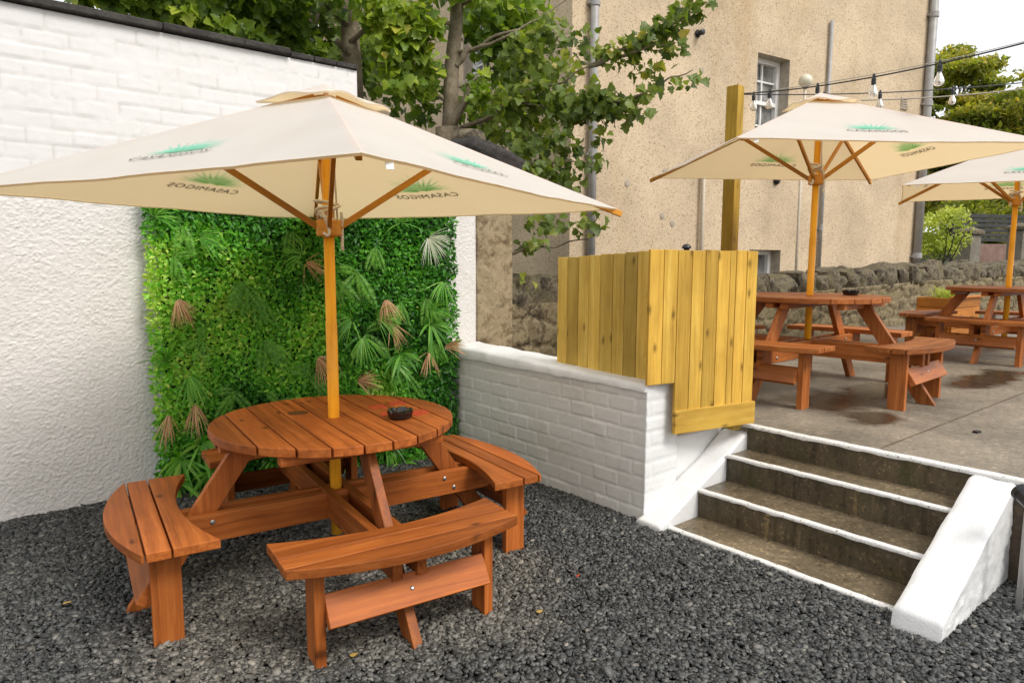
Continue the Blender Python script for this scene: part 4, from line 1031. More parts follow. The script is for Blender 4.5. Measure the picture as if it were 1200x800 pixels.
# ---- ashtrays
def make_ashtray(loc, rz, label):
    mb = MB(); n = 48; prof = [(.048, 0), (.060, .006), (.062, .018), (.066, .030), (.066, .045), (.054, .045), (.048, .030), (.044, .012), (.0, .010)]
    V = []; 
    for r_, z in prof:
        for k in range(n):
            a = 2*PI*k/n; nt_ = max(0, math.cos(a*6))**6
            V.append((r_*math.cos(a)*(1+.02*math.cos(a*24)*(r_ > .055)), r_*math.sin(a)*(1+.02*math.cos(a*24)*(r_ > .055)), z-(.014*nt_ if z > .04 else 0)))
    Fc = [(i*n+k, i*n+(k+1) % n, (i+1)*n+(k+1) % n, (i+1)*n+k) for i in range(len(prof)-1) for k in range(n)]+[tuple(range(n-1, -1, -1))]
    mb.add(V, Fc); o = obj('ashtray', mb, M['gloss_black'], None, smooth=False); o.location = loc; o.rotation_euler = (0, 0, rz)
    return tag(o, label, 'ashtray', 'black ashtrays on the tables')
p = at_z(469, 490, TTOP); ash = make_ashtray((p[0], p[1], TTOP+.004), .3, 'round black notched ashtray on the gravel yard table beside a red mark')
a2 = ash.copy(); COL.objects.link(a2); p = at_z(984, 353, TZ+TTOP); p = (C2[0]+.28, C2[1]-.22); a2.location = (p[0], p[1], TZ+TTOP+.002); a2['label'] = 'black ashtray on the terrace table behind the timber screen'

# ================================================================== GREEN LEAF PANEL
HO, HT, hz1 = np.array([1.10, 5.09]), R(11.5), 2.10
HDV, HNV = np.array([math.cos(HT), -math.sin(HT)]), np.array([math.sin(HT), math.cos(HT)])
hedge = thing('artificial_hedge_panel', 'square panel of artificial green foliage with dried palm tufts fixed to the white wall', 'hedge panel', (HO[0], HO[1], 0), -HT)
WX, WZ = 2.175, hz1
mb = MB(); mb.box((WX/2, -.022, WZ/2+.02), (WX-.10, .03, WZ-.10)); obj('backing', mb, plain('dark green mesh', (.006, .016, .005), .9, var=.4, scale=40), hedge)
def hedge_leaves():
    n = 40000
    x = rng.uniform(-.02, WX+.02, n); z = rng.uniform(.03, WZ+.02, n)
    edge = np.minimum(np.minimum(x, WX-x), np.minimum(z, WZ-z)); keep = (edge > -.03+.05*fbm(x*6, z*6, 2, 2)*1.0-.02)
    x, z = x[keep], z[keep]; n = len(x)
    bump_ = fbm(x*3.2, z*3.2, 7, 4); y = -.04-.055*bump_-rng.random(n)**2*.04
    pos = np.c_[x, y, z]
    d = np.c_[rng.normal(0, .8, n), -np.abs(rng.normal(.42, .3, n)), rng.normal(-.15, .7, n)]
    L = rng.uniform(.022, .050, n)
    V, Fq, k = leaves(pos, d, rng.normal(0, .8, n), L, L*rng.uniform(.40, .68, n), SIMPLE, .35, np.c_[rng.normal(0, .35, n), np.full(n, -1.), rng.normal(.45, .4, n)])
    patch = fbm(x*1.9+5, z*1.9, 15, 3); tint = np.clip((patch-.5)*1.7+.40+rng.normal(0, .17, n), 0, 1)
    npobj('small_leaves', V, Fq, M['hedge_leaf'], hedge, np.repeat(tint, k))['kind'] = 'stuff'
hedge_leaves()
def hp(u, v, off=.13):
    q = ray(u, v); p = CAM+q*((HNV @ HO-off)/(HNV @ q[:2])); return np.array([(p[:2]-HO) @ HDV, -off, p[2]])
def frond(c, ang, L, out, n=30):
    """a feather of leaflets along an arching stalk lying on the panel"""
    d0 = np.array([math.cos(ang), -out, math.sin(ang)]); s = np.linspace(.01, 1, n)
    P = c+s[:, None]*L*d0+np.c_[0*s, 0*s, -.30*L*s*s]
    T = d0+np.c_[0*s, 0*s, -.6*s]; T /= np.linalg.norm(T, axis=1, keepdims=True)
    side = np.cross(T, np.array([0, -1, .1])); side /= np.linalg.norm(side, axis=1, keepdims=True)
    ln = L*.24*np.sin(PI*(s*.86+.10))**.8
    pos = np.vstack([P, P]); d = np.vstack([side+T*.55, -side+T*.55]); 
    return pos, d, np.r_[ln, ln]
def frond_cluster(c, k, L, mat, tn, name, width=.15):
    Ps, Ds, Ls = [], [], []
    for i in range(k):
        a = rng.uniform(-2.6, -.4) if rng.random() < .75 else rng.uniform(0, PI)
        p_, d_, l_ = frond(c+rng.normal(0, .006, 3)*[1, .4, 1], a, L*rng.uniform(.75, 1.1), rng.uniform(.25, .6)); Ps.append(p_); Ds.append(d_); Ls.append(l_)
    P, D, Ln = np.vstack(Ps), np.vstack(Ds), np.concatenate(Ls); n = len(P)
    V, Fq, k2 = leaves(P, D, rng.normal(0, .3, n), Ln, Ln*width, SIMPLE, .2, np.array([0, -1., .4]))
    return npobj(name, V, Fq, mat, hedge, np.repeat(np.clip(tn+rng.normal(0, .18, n), 0, 1), k2))
for (u, v, k, L, tn) in ((205, 300, 6, .22, .5), (285, 330, 8, .26, .2), (300, 345, 8, .26, .25), (310, 400, 9, .25, .3), (340, 270, 5, .2, .4), (420, 320, 9, .26, .5), (430, 390, 8, .26, .4), (275, 460, 9, .26, .35), (325, 470, 8, .24, .4), (470, 355, 8, .25, .5), (500, 350, 8, .22, .6), (480, 440, 8, .24, .3), (240, 400, 7, .22, .5), (395, 330, 7, .22, .4), (505, 400, 7, .22, .5), (360, 440, 7, .22, .3), (215, 265, 6, .2, .6), (440, 290, 6, .2, .5)):
    frond_cluster(hp(u, v, .115), max(3, int(k*.6)), L*.8, M['fern'], .45+tn*.8, 'fern_tuft')
def tuft(c, n, L, w, mat, name, droop=.35, ang=None, spread=1.1, out=.5):
    a = (rng.uniform(-PI, PI, n) if ang is None else rng.normal(ang, spread, n)); o_ = rng.uniform(out*.4, out*1.4, n)
    d = np.c_[np.cos(a), -o_, np.sin(a)]
    org = c[None]+np.c_[np.cos(a), 0*a, np.sin(a)]*.012
    V, Fq, k = blades(org, d, L*rng.uniform(.65, 1.1, n), np.full(n, w)*rng.uniform(.7, 1.2, n), np.full(n, droop)*rng.uniform(.5, 1.4, n), 4, np.c_[rng.normal(0, .3, n), np.full(n, -1.), rng.normal(.4, .3, n)])
    return npobj(name, V, Fq, mat, hedge, np.repeat(rng.random(n), k))
for (u, v, an, n) in ((232, 278, 0, 30), (180, 255, 1.2, 26), (440, 372, .2, 40), (413, 375, 3.0, 34), (425, 395, -1.6, 34), (195, 425, 1.5, 32), (222, 440, -1.2, 34), (470, 262, 1.8, 24), (505, 365, .6, 28), (355, 300, 2.6, 22), (520, 330, -2, 24), (460, 425, -1, 24)):
    tuft(hp(u, v, .15), int(n*1.1), .19, .011, M['grass_tuft'], 'grass_tuft', .4, an, .7, .5)
for (u, v, an, n) in ((207, 350, -1.2, 34), (198, 485, -1.9, 22), (228, 472, -1.6, 26), (357, 308, -.4, 20), (452, 350, -1.3, 26), (458, 378, -1.2, 24), (372, 418, -1.0, 34), (418, 447, .1, 30), (520, 407, .3, 20), (503, 412, -1.8, 14), (415, 262, 1.6, 12)):
    tuft(hp(u, v, .16), int(n*1.1), .18, .011, M['dry_tuft'], 'dried_palm_tuft', .3, an, .42, .5)
tuft(hp(502, 278, .16), 60, .19, .007, M['white_tuft'], 'bleached_palm_tuft', .25, -.9, .75, .6); tuft(hp(325, 545), 26, .24, .006, M['white_tuft'], 'bleached_palm_tuft', .5, -1.0, .5, .6)
tuft(hp(515, 545), 20, .16, .006, M['white_tuft'], 'bleached_palm_tuft', .5, -1.2, .5, .5)
for (u, v) in ((212, 538), (235, 520), (206, 565), (250, 555), (470, 415), (505, 380), (222, 590), (470, 545), (440, 560)):
    tuft(hp(u, v), 18, .21, .036, M['grass_tuft' if v > 500 else 'fern'], 'broad_leaf_tuft', .5, None, 1, .8)
for x in (.05, .3, .75, 1.2, 1.6, 2.0): tuft(np.array([x, -.05, .16+rng.random()*.08]), 26, .2, .03, M['fern'], 'broad_leaf_tuft', .6, -1.2, .9, .8)

# ================================================================== TREES BEHIND THE WALL
def limb(mb, a, b, r0, r1, wig=.05, n=9, sag=0.0):
    a, b = np.array(a, float), np.array(b, float); L = np.linalg.norm(b-a); P = []
    o = rng.random(2)*50
    for i in range(n+1):
        f = i/n; w = math.sin(PI*f)
        P.append(tuple(a+(b-a)*f+np.array([vnoise(np.array([f*3+o[0]]), np.array([1.]), 3)[0]-.5, vnoise(np.array([f*3+o[1]]), np.array([4.]), 5)[0]-.5, vnoise(np.array([f*3+o[0]]), np.array([9.]), 7)[0]-.5])*wig*L*w*2-np.array([0, 0, sag*L*w])))
    mb.tube(P, list(np.linspace(r0, r1, n+1)), 9); return P
def crown_leaves(name, parent, origin, spots, mat, Lr, outline, wfac=1.0, bias=(0, -.5, -.55), tone=None, kind=None):
    Ps, Ts = [], []
    for c, rad, n, tn in spots:
        n = int(n*((1.7 if mat is M['maple'] else 1.15) if outline is MAPLE else 1)); q = rng.normal(0, 1, (n, 3)); q /= np.linalg.norm(q, axis=1, keepdims=True); q *= (rng.random((n, 1))**.45)
        p_ = np.asarray(c, float)+q*np.asarray(rad, float); Ps.append(p_)
        Ts.append(np.clip(tn+.16*q[:, 2]+rng.normal(0, .16, n), 0, 1))  # tint rises towards the top of each clump, plus a random spread
    P = np.vstack(Ps)-np.asarray(origin); T = np.concatenate(Ts); n = len(P)
    d = rng.normal(0, .55, (n, 3))+np.asarray(bias); L = rng.uniform(*Lr, n)
    V, Fq, k = leaves(P, d, rng.normal(0, .45, n), L, L*wfac, outline, .30, rng.normal(0, .55, (n, 3))+np.array([-.25, -.6, .65]))
    o = npobj(name, V, Fq, mat, parent, np.repeat(T, k))
    if kind: o['kind'] = kind
    return o
def blob(u, v, d, ru, rv, rd, n, tn=.5): s = d/803; return (at_d(u, v, d), (ru*s, rd, rv*s), n, tn)
# tree with the thick pale stem
tA = at_d(411, 60, 6.9); o0 = (tA[0], tA[1], 0)
tree = thing('sycamore_tree', 'sycamore with a pale mottled stem rising just behind the end of the white wall', 'tree', o0)
mb = MB(); top = at_d(408, -90, 6.9); limb(mb, (0, 0, 0), top-np.array(o0), .115, .085, .02); limb(mb, (at_d(408, 30, 6.9)-np.array(o0)), at_d(330, -60, 6.5)-np.array(o0), .035, .015); limb(mb, at_d(411, 50, 6.9)-np.array(o0), at_d(448, 10, 6.7)-np.array(o0), .03, .012)
limb(mb, at_d(409, 64, 6.9)-np.array(o0), at_d(395, 48, 6.7)-np.array(o0), .03, .028)
obj('trunk', mb, M['bark'], tree, smooth=True)
sp = [blob(310, 5, 6.6, 60, 30, .35, 260, .45), blob(230, 15, 6.4, 45, 22, .3, 190, .5), blob(160, 0, 6.2, 44, 18, .3, 190, .5), blob(105, -12, 6.0, 34, 12, .25, 90, .5), blob(215, 18, 6.2, 18, 9, .2, 34, .6), blob(340, 40, 6.8, 30, 25, .3, 90, .35), blob(380, -20, 6.4, 60, 30, .5, 160, .5), blob(280, 40, 6.4, 40, 12, .2, 90, .5), blob(250, -40, 6.3, 120, 30, .5, 300, .5), blob(445, 12, 6.5, 26, 22, .3, 70, .6), blob(200, 30, 6.3, 20, 10, .2, 30, .5), blob(375, 60, 6.6, 14, 10, .15, 22, .5)]
crown_leaves('crown', tree, o0, sp, M['maple'], (.06, .13), MAPLE)
# dark forked tree farther left
tB = at_d(345, 60, 7.6); o0 = (tB[0], tB[1], 0)
tree = thing('sycamore_tree', 'dark forked tree half hidden in leaves left of the pale stemmed sycamore', 'tree', o0)
mb = MB(); limb(mb, (0, 0, 0), at_d(350, 45, 7.6)-np.array(o0), .13, .11, .02); limb(mb, at_d(350, 45, 7.6)-np.array(o0), at_d(337, -60, 7.6)-np.array(o0), .09, .05); limb(mb, at_d(352, 45, 7.6)-np.array(o0), at_d(392, -50, 7.8)-np.array(o0), .09, .05); limb(mb, at_d(345, 30, 7.6)-np.array(o0), at_d(300, -30, 7.4)-np.array(o0), .05, .02)
obj('trunk', mb, M['dark_bark'], tree, smooth=True)
sp = [blob(270, 20, 7.8, 90, 35, .5, 380, .3), blob(370, 20, 8.0, 40, 35, .4, 160, .25), blob(180, 5, 7.6, 60, 22, .4, 200, .35), blob(300, -50, 7.6, 150, 40, .6, 380, .4), blob(420, 60, 7.8, 30, 40, .4, 130, .25)]
crown_leaves('crown', tree, o0, sp, M['shade_maple'], (.08, .14), MAPLE)
# main sycamore with long branches over the screen
tC = at_d(527, 145, 6.7); o0 = (tC[0], tC[1], 0); O = np.array(o0)
tree = thing('sycamore_tree', 'sycamore with a pruned stem and long leafy branches reaching across the house front', 'tree', o0)
mb = MB(); D = 6.7
def q_(u, v, d=D): return at_d(u, v, d)-O
limb(mb, (0, 0, 0), q_(526, 150), .15, .14, .01); limb(mb, q_(527, 152), q_(533, -60), .082, .055, .02); limb(mb, q_(524, 155), q_(553, 104, 6.55), .05, .032, .02); limb(mb, q_(533, 78), q_(552, 55), .035, .03)
br = [((535, 62), (610, 35, 6.6), (668, -3, 6.8)), ((548, 60), (600, 40, 6.6), (640, 15, 6.7)), ((560, 150), (612, 108, 6.4), (690, 78, 6.2)), ((690, 78, 6.2), (760, 45, 6.0), (815, 12, 5.9)), ((690, 78, 6.2), (740, 62, 6.0), (790, 50, 5.9)), ((540, 150), (600, 118, 6.5), (700, 122, 6.2)), ((700, 122, 6.2), (750, 112, 6.1), (812, 82, 6.0)), ((535, 158), (590, 190, 6.4), (680, 190, 6.2)), ((560, 240, 6.5), (620, 250, 6.3), (690, 240, 6.2)), ((575, 305, 6.3), (620, 290, 6.3), (690, 280, 6.25)), ((490, 110), (478, 80), (468, 120)), ((530, 120), (480, 95, 6.5), (440, 70, 6.4)), ((533, 30), (490, 20, 6.5), (440, 15, 6.4)), ((535, 10), (580, -20, 6.5), (640, -40, 6.4))]
for a, m_, e in br:
    pa, pm, pe = (q_(*k) for k in (a, m_, e)); limb(mb, pa, pm, .020, .013, .06); limb(mb, pm, pe, .013, .005, .06)
obj('trunk', mb, M['bark'], tree, smooth=True)
sp = [blob(600, 70, 7.6, 60, 50, .4, 190, .4), blob(570, 130, 7.4, 50, 40, .4, 150, .35), blob(560, 20, 7.3, 36, 36, .4, 130, .45), blob(440, 70, 7.4, 30, 50, .4, 120, .4), blob(490, 110, 7.6, 30, 40, .4, 100, .35), blob(464, 55, 6.5, 34, 40, .3, 190, .62), blob(488, 28, 6.4, 26, 34, .25, 150, .6), blob(448, 15, 6.4, 22, 22, .3, 90, .65), blob(468, 98, 6.5, 30, 16, .25, 56, .6), blob(500, 80, 6.5, 14, 35, .2, 50, .6), blob(585, 40, 7.3, 40, 45, .3, 150, .45), blob(605, 15, 7.2, 50, 30, .3, 130, .5), blob(562, 105, 6.5, 14, 24, .15, 30, .6), blob(530, -25, 6.4, 60, 22, .3, 130, .6)]
crown_leaves('crown', tree, o0, sp, M['maple'], (.06, .125), MAPLE)
sp = []
for (u, v, d, ru, rv, n) in ((612, 70, 6.6, 34, 35, 100), (605, 120, 6.5, 34, 24, 90), (640, 110, 6.4, 35, 25, 100), (670, 125, 6.3, 35, 22, 110), (700, 118, 6.2, 30, 22, 90), (720, 128, 6.15, 26, 14, 60), (655, 80, 6.4, 30, 14, 40), (720, 62, 6.1, 30, 16, 70), (755, 45, 6.0, 24, 14, 55), (780, 30, 6.0, 22, 14, 55), (808, 8, 5.95, 22, 16, 60), (790, 55, 5.95, 18, 12, 26), (765, 80, 6.05, 20, 12, 22), (750, 110, 6.1, 18, 14, 24), (745, 135, 6.1, 14, 10, 12), (805, 95, 6.0, 12, 9, 12), (775, 100, 6.05, 16, 8, 10), (620, 165, 6.4, 35, 22, 70), (660, 170, 6.3, 30, 20, 50), (640, 200, 6.3, 40, 18, 70), (690, 190, 6.2, 22, 18, 26), (700, 160, 6.2, 14, 16, 12), (600, 200, 6.35, 20, 14, 26), (660, 215, 6.25, 24, 10, 26), (640, 260, 6.3, 35, 14, 40), (690, 262, 6.2, 14, 16, 26), (620, 285, 6.3, 16, 12, 16), (610, 330, 6.3, 8, 10, 6), (680, 50, 6.5, 20, 20, 30), (640, 40, 6.6, 30, 25, 70), (610, 150, 6.8, 60, 60, 190), (640, 110, 6.9, 40, 60, 120)):
    sp.append(blob(u, v, d, ru, rv, .22, n, rng.uniform(.3, .62)))
crown_leaves('crown', tree, o0, sp, M['shade_maple'], (.05, .11), MAPLE)

# ================================================================== FAR SIDE: bank, gateway, bush, trees
nx, ny = 40, 50
X, Y = np.meshgrid(np.linspace(13, 90, nx), np.linspace(5.6, 80, ny)); 
dd = np.maximum(0, (X-16)*.05)+np.maximum(0, Y-9)*.02
Zt = np.where(Y < 5.7, .3, .9)+dd+(fbm(X*.3, Y*.3, 5, 3)-.5)*.4
q = (np.arange(ny-1)[:, None]*nx+np.arange(nx-1)[None]).ravel()
struct(npobj('garden_bank', np.c_[X.ravel(), Y.ravel(), Zt.ravel()], np.c_[q, q+1, q+nx+1, q+nx], M['ground'], smooth=True))
def put(u, v, d): p = at_d(u, v, d); return p
def gate_pier(u0, u1, vt, d, label):
    a, b_ = put(u0, vt, d), put(u1, vt, d); w = np.linalg.norm(b_-a)*.78; c = (a+b_)/2; zt = c[2]
    t = thing('gate_pier', label, 'gate pier', (c[0], c[1], .6), R(-14), 'stone piers of the gateway across the road')
    mb = MB(); mb.box((0, 0, (zt-.6)/2), (w, w, zt-.6)); obj('shaft', mb, M['gate_stone'], t, bevel=.02)
    mb = MB(); mb.box((0, 0, zt-.6+.05), (w*1.25, w*1.25, .1)); s = w*.62; mb.add([(-s, -s, zt-.5), (s, -s, zt-.5), (s, s, zt-.5), (-s, s, zt-.5), (0, 0, zt-.5+.32*w)], [(0, 1, 4), (1, 2, 4), (2, 3, 4), (3, 0, 4), (3, 2, 1, 0)]); obj('cap', mb, M['coping'], t, bevel=.015)
gate_pier(1122, 1147, 275, 19.5, 'grey stone gate pier with a capped top beside the pale bush'); gate_pier(1184, 1206, 270, 19.8, 'grey stone gate pier at the right, behind the farthest parasol pole')
def bar_wall(name, label, cat, u0, u1, v0, v1, d0, d1, th, mat, lines=0):
    a, b_ = put(u0, v1, d0), put(u1, v1, d1); top = put(u0, v0, d0)[2]; z0 = .5
    t = thing(name, label, cat, (a[0], a[1], 0)); dxy = b_-a; L = np.hypot(dxy[0], dxy[1]); t.rotation_euler = (0, 0, math.atan2(dxy[1], dxy[0]))
    mb = MB()
    if lines:
        h = (top-a[2])/lines
        for i in range(lines): mb.box((L/2, 0, a[2]+h*(i+.5)), (L, th, h-.03), t=rng.random())
        for x in np.arange(0, L+.1, L/3): mb.box((x, th, (top+z0)/2), (.09, .09, top-z0))
    else: mb.box((L/2, 0, (top+z0)/2), (L, th, top-z0))
    obj('boards' if lines else 'wall_body', mb, mat, t, bevel=.01); return t
bar_wall('boarded_fence', 'dark boarded fence beyond the gateway', 'fence', 1118, 1215, 250, 283, 24, 25, .05, M['fascia'], 6)
bar_wall('roadside_wall', 'low reddish wall in the gateway under the dark fence', 'wall', 1135, 1200, 286, 312, 22.5, 23, .3, M['rust_path'])
bar_wall('roadside_wall', 'grey stone wall running right from the farthest gate pier', 'wall', 1196, 1260, 281, 312, 20, 20.5, .4, M['gate_stone'])
def bush(name, label, u, v, d, spots, mat, Lr, cat='bush', group=None):
    p = at_d(u, v, d); o0 = np.array([p[0], p[1], .6]); t = thing(name, label, cat, tuple(o0), 0, group)
    mb = MB()
    for i in range(9):
        a = rng.uniform(0, 2*PI); limb(mb, (0, 0, 0), (math.cos(a)*.7, math.sin(a)*.7, rng.uniform(1.2, 2.0)), .03, .008)
    obj('stem', mb, M['dark_bark'], t, smooth=True); crown_leaves('foliage', t, o0, spots, mat, Lr, SIMPLE, .55, (0, 0, .1))
sp = [blob(1095+rng.uniform(-22, 32), 270+rng.uniform(-24, 26), 17+rng.uniform(-.5, .5), rng.uniform(8, 16), rng.uniform(6, 12), .35, 120, rng.uniform(.35, .8)) for i in range(22)]
bush('pale_bush', 'pale yellow-green bush growing at the house corner behind the stone wall', 1095, 300, 17, sp, M['bush_leaf'], (.06, .12))
sp = [blob(1150+rng.uniform(-55, 70), 244+rng.uniform(-12, 14), 27+rng.uniform(-1, 1), rng.uniform(9, 18), rng.uniform(6, 12), .7, 100, rng.uniform(.1, .6)) for i in range(24)]
bush('garden_shrub', 'dark shrub spilling over the boarded fence', 1150, 300, 27, sp, M['far_leaf'], (.10, .2), 'shrub')
def far_tree(label, u, vb, d, spots, Lr, mat=None):
    p = at_d(u, vb, d); o0 = np.array([p[0], p[1], 1.0]); t = thing('broadleaf_tree', label, 'tree', tuple(o0), 0, 'tall trees beyond the road')
    mb = MB(); ends = [c for c, r_, n, tn in spots]; crown_c = np.mean(ends, 0)-o0
    fork = crown_c*.45+np.array([0, 0, .3]); limb(mb, (0, 0, 0), fork, .28, .20, .03)
    for c in ends[::2]: 
        e = np.asarray(c)-o0; m_ = fork*.45+e*.55+rng.normal(0, .25, 3); limb(mb, fork, m_, .11, .05, .05); limb(mb, m_, e, .05, .012, .06)
    obj('trunk', mb, M['dark_bark'], t, smooth=True)
    crown_leaves('crown', t, o0, spots, mat or M['far_leaf'], Lr, SIMPLE, .6, (0, 0, -.1))
def crown_spots(u0, u1, v0, v1, d, k, n, ru, rv, shape):
    out = []
    while len(out) < k:
        u, v = rng.uniform(u0, u1), rng.uniform(v0, v1)
        if not shape(u, v): continue
        out.append(blob(u, v, d+rng.uniform(-1.5, 1.5), ru*rng.uniform(.6, 1.2), rv*rng.uniform(.6, 1.2), .9, n, rng.uniform(.2, .8)))
    return out
far_tree('tall autumn-tinged tree beside the house, its top ragged against the white sky', 1120, 300, 31, crown_spots(1070, 1165, 55, 250, 31, 90, 300, 15, 9, lambda u, v: v > 58+abs(u-1115)*.35+(12 if 1130 < u < 1150 else 0)), (.15, .30))
far_tree('dense tree at the right edge behind the string lights', 1195, 300, 29, crown_spots(1140, 1265, 112, 250, 29, 80, 300, 16, 10, lambda u, v: True), (.15, .30))
far_tree('sparse twiggy tree leaning in at the top right corner', 1215, 300, 27, crown_spots(1165, 1270, 60, 125, 27, 20, 90, 14, 6, lambda u, v: v > 118-(u-1165)*.9 and v < 150-(u-1165)*.4), (.13, .24))
far_tree('tree filling the gap behind the brick house at the upper left', 300, 300, 34, crown_spots(60, 520, -60, 60, 34, 40, 170, 26, 12, lambda u, v: True), (.2, .34))

far_tree('broad dark tree mass low behind the gateway and the pale bush', 1130, 300, 36, crown_spots(1050, 1270, 190, 300, 36, 70, 300, 20, 14, lambda u, v: True), (.2, .38))

# ================================================================== PLANTER
pl = thing('planter', 'orange timber planter with spiky grass beside the stone wall', 'planter', (10.95, 3.42, TZ), R(-4))
mb = MB()
for i in range(4): mb.board((0, 0, .08+i*.145), (.92, 0, .08+i*.145), .138, .03, (0, 0, 1)); mb.board((-.018, .015, .08+i*.145), (-.018, .45, .08+i*.145), .138, .03, (0, 0, 1)); mb.board((.938, .015, .08+i*.145), (.938, .45, .08+i*.145), .138, .03, (0, 0, 1)); mb.board((0, .46, .08+i*.145), (.92, .46, .08+i*.145), .138, .03, (0, 0, 1))
obj('box', mb, M['planter_wood'], pl, bevel=.003)
mb = MB(); mb.board((-.04, -.02, .598), (.96, -.02, .598), .08, .025, (0, 1, 0)); obj('rim', mb, M['planter_wood'], pl, bevel=.003)
mb = MB(); mb.box((.46, .23, .45), (.88, .42, .2)); obj('soil', mb, M['soil'], pl)
n = 240; a = rng.uniform(-PI, PI, n); 
V, Fq, k = blades(np.c_[rng.uniform(.2, .75, n), rng.uniform(.1, .36, n), np.full(n, .55)], np.c_[np.cos(a)*.6, np.sin(a)*.5, rng.uniform(.6, 1.2, n)], rng.uniform(.28, .48, n), rng.uniform(.010, .018, n), rng.uniform(.3, .8, n), 6)
npobj('spiky_grass', V, Fq, M['bush_leaf'], pl, np.repeat(rng.random(n)*.7+.3, k))

# ================================================================== STRING LIGHTS AND WIRES
GL = 'strings of clear bulbs hung from the timber post'
def string_light(label, a, b_, sag, bulbs):
    a, b_ = np.array(a), np.array(b_)
    t = thing('string_light', label, 'string light', tuple(a), 0, GL)
    def cp(f): return a+(b_-a)*f-np.array([0, 0, sag*4*f*(1-f)])
    mb = MB(); mb.tube([tuple(cp(f)-a) for f in np.linspace(0, 1, 40)], .0058, 6); obj('cable', mb, M['cable'], t, smooth=True)
    for f in bulbs:
        p = cp(f)-a
        mb = MB(); mb.lathe([(.010, -.062), (.0185, -.06), (.0185, -.015), (.012, -.005), (.011, .018), (.004, .03)], 12, Matrix.Translation(p)); mb.box(tuple(p+np.array([0, 0, -.022])), (.052, .014, .012))
        h = obj('bulb_holder', mb, M['black'], t, smooth=False)
        prof = [(.013, -.055), (.015, -.070), (.022, -.087), (.032, -.112), (.036, -.130), (.034, -.147), (.023, -.160), (.004, -.165)]
        mb = MB(); mb.lathe(prof, 18, Matrix.Translation(p)); bl = obj('bulb', mb, M['glass_bulb'], h, smooth=True)
        mb = MB()
        for s in (-1, 1): mb.tube([tuple(p+np.array([.004*s, 0, -.07])), tuple(p+np.array([.012*s, 0, -.105])), tuple(p+np.array([.006*s, .004, -.135]))], .0016, 5)
        obj('filament', mb, M['zinc'], bl)
hk = np.array([6.385+.10, 4.07, TZ+2.80])
E1 = at_d(1262, 34, 4.3); E2 = at_d(1262, 90, 7.4)
def frac(a, b_, sag, u):
    """where along the cable picture column u falls"""
    best = min(np.linspace(0, 1, 400), key=lambda f: abs((lambda q: 600+803*(q @ CR)/(q @ fw))(a+(b_-a)*f-np.array([0, 0, sag*4*f*(1-f)])-CAM)-u)); return float(best)
string_light('upper string of clear bulbs rising from the post towards the camera', hk, E1, .07, [frac(hk, E1, .07, u) for u in (902, 958, 1024, 1102)])
string_light('lower string of clear bulbs running level from the post to the right', hk+np.array([0, 0, -.006]), E2, .06, [frac(hk, E2, .06, u) for u in (884, 966, 1032, 1117)])
def wire(label, a, b_, sag, r_):
    mb = MB(); a, b_ = np.array(a), np.array(b_); mb.tube([tuple(a+(b_-a)*f-np.array([0, 0, sag*4*f*(1-f)])) for f in np.linspace(0, 1, 30)], r_, 6)
    tag(obj('overhead_wire', mb, M['wire'], None, smooth=True), label, 'wire')
wire('pale overhead wire stretching level from the house front to the right', at_d(972, 118, 10.4), at_d(1290, 90, 12), .1, .010)
wire('thin pale overhead wire slanting up from the house front to the top right', at_d(890, 108, 9.9), at_d(1290, 24, 10), .1, .006)

# ================================================================== SMALL THINGS
sl = thing('garden_spotlight', 'black spotlight on a thin stake by the sloping side wall at the right edge', 'spotlight', (3.712, .795, 0), 0)
mb = MB(); mb.tube([(0, 0, -.03), (0, 0, .50)], .013, 8); obj('stake', mb, M['grey_pipe'], sl, smooth=True)
mb = MB(); mb.lathe([(.018, -.045), (.036, -.04), (.040, .024), (.046, .03), (.046, .055), (.040, .058), (.036, .045), (.001, .045)], 20, Matrix.Translation((0, .0, .56)) @ Matrix.Rotation(R(-62), 4, 'X') @ Matrix.Rotation(R(40), 4, 'Y')); hd = obj('lamp_head', mb, M['black'], sl)
mb = MB(); mb.tube([(0, 0, .48), (.0, -.03, .50), (0, -.05, .54), (0, -.04, .575)], .008, 7); mb.tube([(0, .0, .6), (.05, -.02, .615), (.10, -.03, .60)], .014, 8); obj('bracket', mb, M['rib_wood'], sl, smooth=True)
vl = at_y(800, 291, 2.70)
mb = MB(); mb.lathe([(.05*math.cos(a)+.0, .05*math.sin(a)) for a in np.linspace(0, PI/2-.05, 8)], 18); mb.lathe([(.03, -.06), (.03, 0)], 14)
o = tag(obj('dome_light', mb, M['black'], None, smooth=True), 'small black dome lamp peeping over the top of the yellow timber screen', 'lamp'); o.location = (vl[0], vl[1]-.03, 1.705); o.scale = (.6, .6, .6)
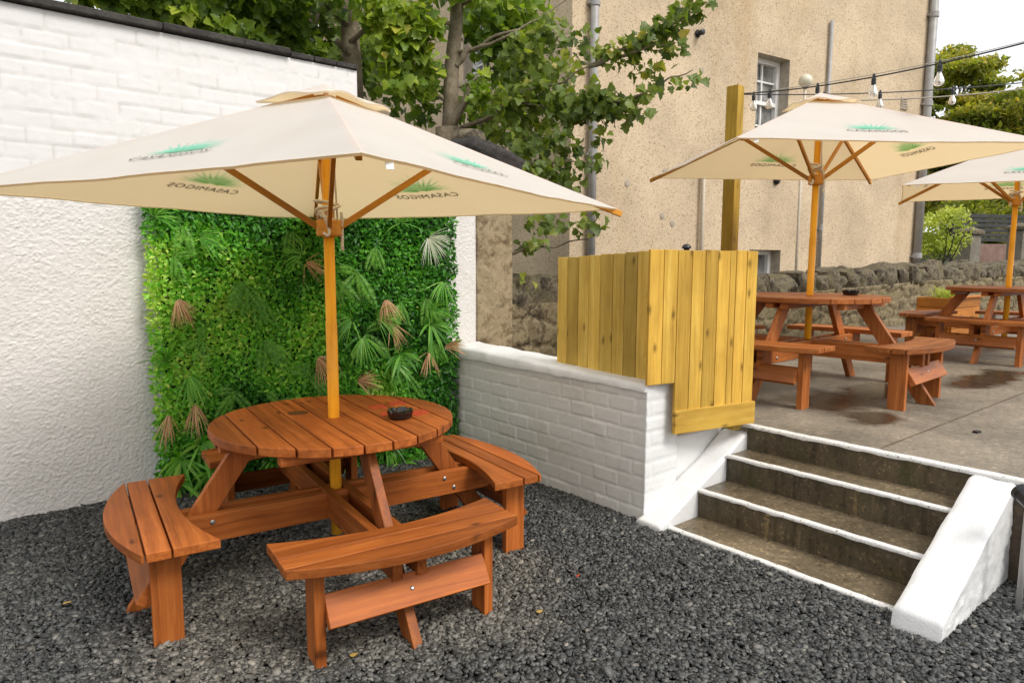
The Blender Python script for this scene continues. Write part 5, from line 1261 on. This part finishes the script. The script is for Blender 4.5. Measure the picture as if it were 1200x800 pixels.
# scraps on the ground
def bit(name, label, cat, pts, z, mat, h=.004, group=None):
    c = np.mean(pts, 0); mb = MB(); mb.prism([tuple(np.array(p)-c) for p in pts], 0, h); o = obj(name, mb, mat, None); o.location = (c[0], c[1], z); tag(o, label, cat, group)
p = at_z(676, 676, .03); bit('red_scrap', 'tiny red scrap lying on the gravel beside the right bench', 'litter', [(p[0], p[1]), (p[0]+.03, p[1]+.006), (p[0]+.032, p[1]+.012), (p[0]+.002, p[1]+.010)], .03, M['red_stain'])
p = at_z(1145, 508, TZ); bit('dark_chip', 'small dark chip lying on the terrace above the steps', 'litter', [(p[0], p[1]), (p[0]+.05, p[1]-.01), (p[0]+.055, p[1]+.02), (p[0]+.01, p[1]+.03)], TZ+.001, M['black'], .012)
lf = plain('fallen yellow leaf', (.42, .27, .06), .7)
for i, (u, v, lb) in enumerate(((632, 717, 'curled yellow leaf on the gravel in front of the steps'), (414, 768, 'yellow leaf on the pale gravel under the front bench'), (78, 707, 'yellow leaf on the gravel at the far left'))):
    p = at_z(u, v, .03); bit('fallen_leaf', lb, 'leaf', [(p[0]+.017*math.cos(a)*(1+.3*math.cos(3*a)), p[1]+.011*math.sin(a)) for a in np.linspace(0, 2*PI, 10)[:-1]], .034, lf, .002, 'fallen yellow leaves')

# ================================================================== LIGHT, SKY, CAMERA
SUN = Vector((.16, -.80, .98)).normalized()
sd = bpy.data.lights.new('sun', 'SUN'); sd.energy = 1.5; sd.angle = R(20); sd.color = (1.0, .972, .93)
so = bpy.data.objects.new('sun', sd); COL.objects.link(so); so.rotation_euler = SUN.to_track_quat('Z', 'Y').to_euler(); so.location = (0, -6, 12)
w = bpy.data.worlds.new('World'); S.world = w; w.use_nodes = True; nt = w.node_tree
sky = nt.nodes.new('ShaderNodeTexSky'); sky.sky_type = 'NISHITA'; sky.sun_disc = False
sky.sun_elevation = math.asin(SUN.z); sky.sun_rotation = math.atan2(SUN.x, SUN.y); sky.dust_density = 5; sky.air_density = 1.0; sky.ozone_density = .5
# overcast: the blue is veiled by white cloud with a soft mottling
tc = nt.nodes.new('ShaderNodeTexCoord'); cn = nt.nodes.new('ShaderNodeTexNoise'); cn.inputs['Scale'].default_value = 2.2; cn.inputs['Detail'].default_value = 6; nt.links.new(tc.outputs['Generated'], cn.inputs['Vector'])
cr = ramp(nt, [(.3, (6.2, 6.3, 6.5)), (.7, (7.6, 7.6, 7.6))]); nt.links.new(cn.outputs[0], cr.inputs[0])
mxo = mixc(nt, .82, sky.outputs[0], cr.outputs[0])
nt.links.new(mxo, nt.nodes['Background'].inputs['Color']); nt.nodes['Background'].inputs['Strength'].default_value = .112
cd = bpy.data.cameras.new('camera'); co = bpy.data.objects.new('camera', cd); COL.objects.link(co); S.camera = co
cd.sensor_width = 36; cd.lens = F/1200*36; cd.clip_start = .05; cd.clip_end = 600
co.matrix_world = Matrix(((CR[0], -CD[0], -fw[0], 0), (CR[1], -CD[1], -fw[1], 0), (CR[2], -CD[2], -fw[2], EYE), (0, 0, 0, 1)))
S.view_settings.view_transform = 'Standard'; S.view_settings.look = 'None'; S.view_settings.gamma = 1; S.view_settings.exposure = .74
S.cycles.use_denoising = True; S.cycles.max_bounces = 8; S.cycles.caustics_reflective = False; S.cycles.caustics_refractive = False
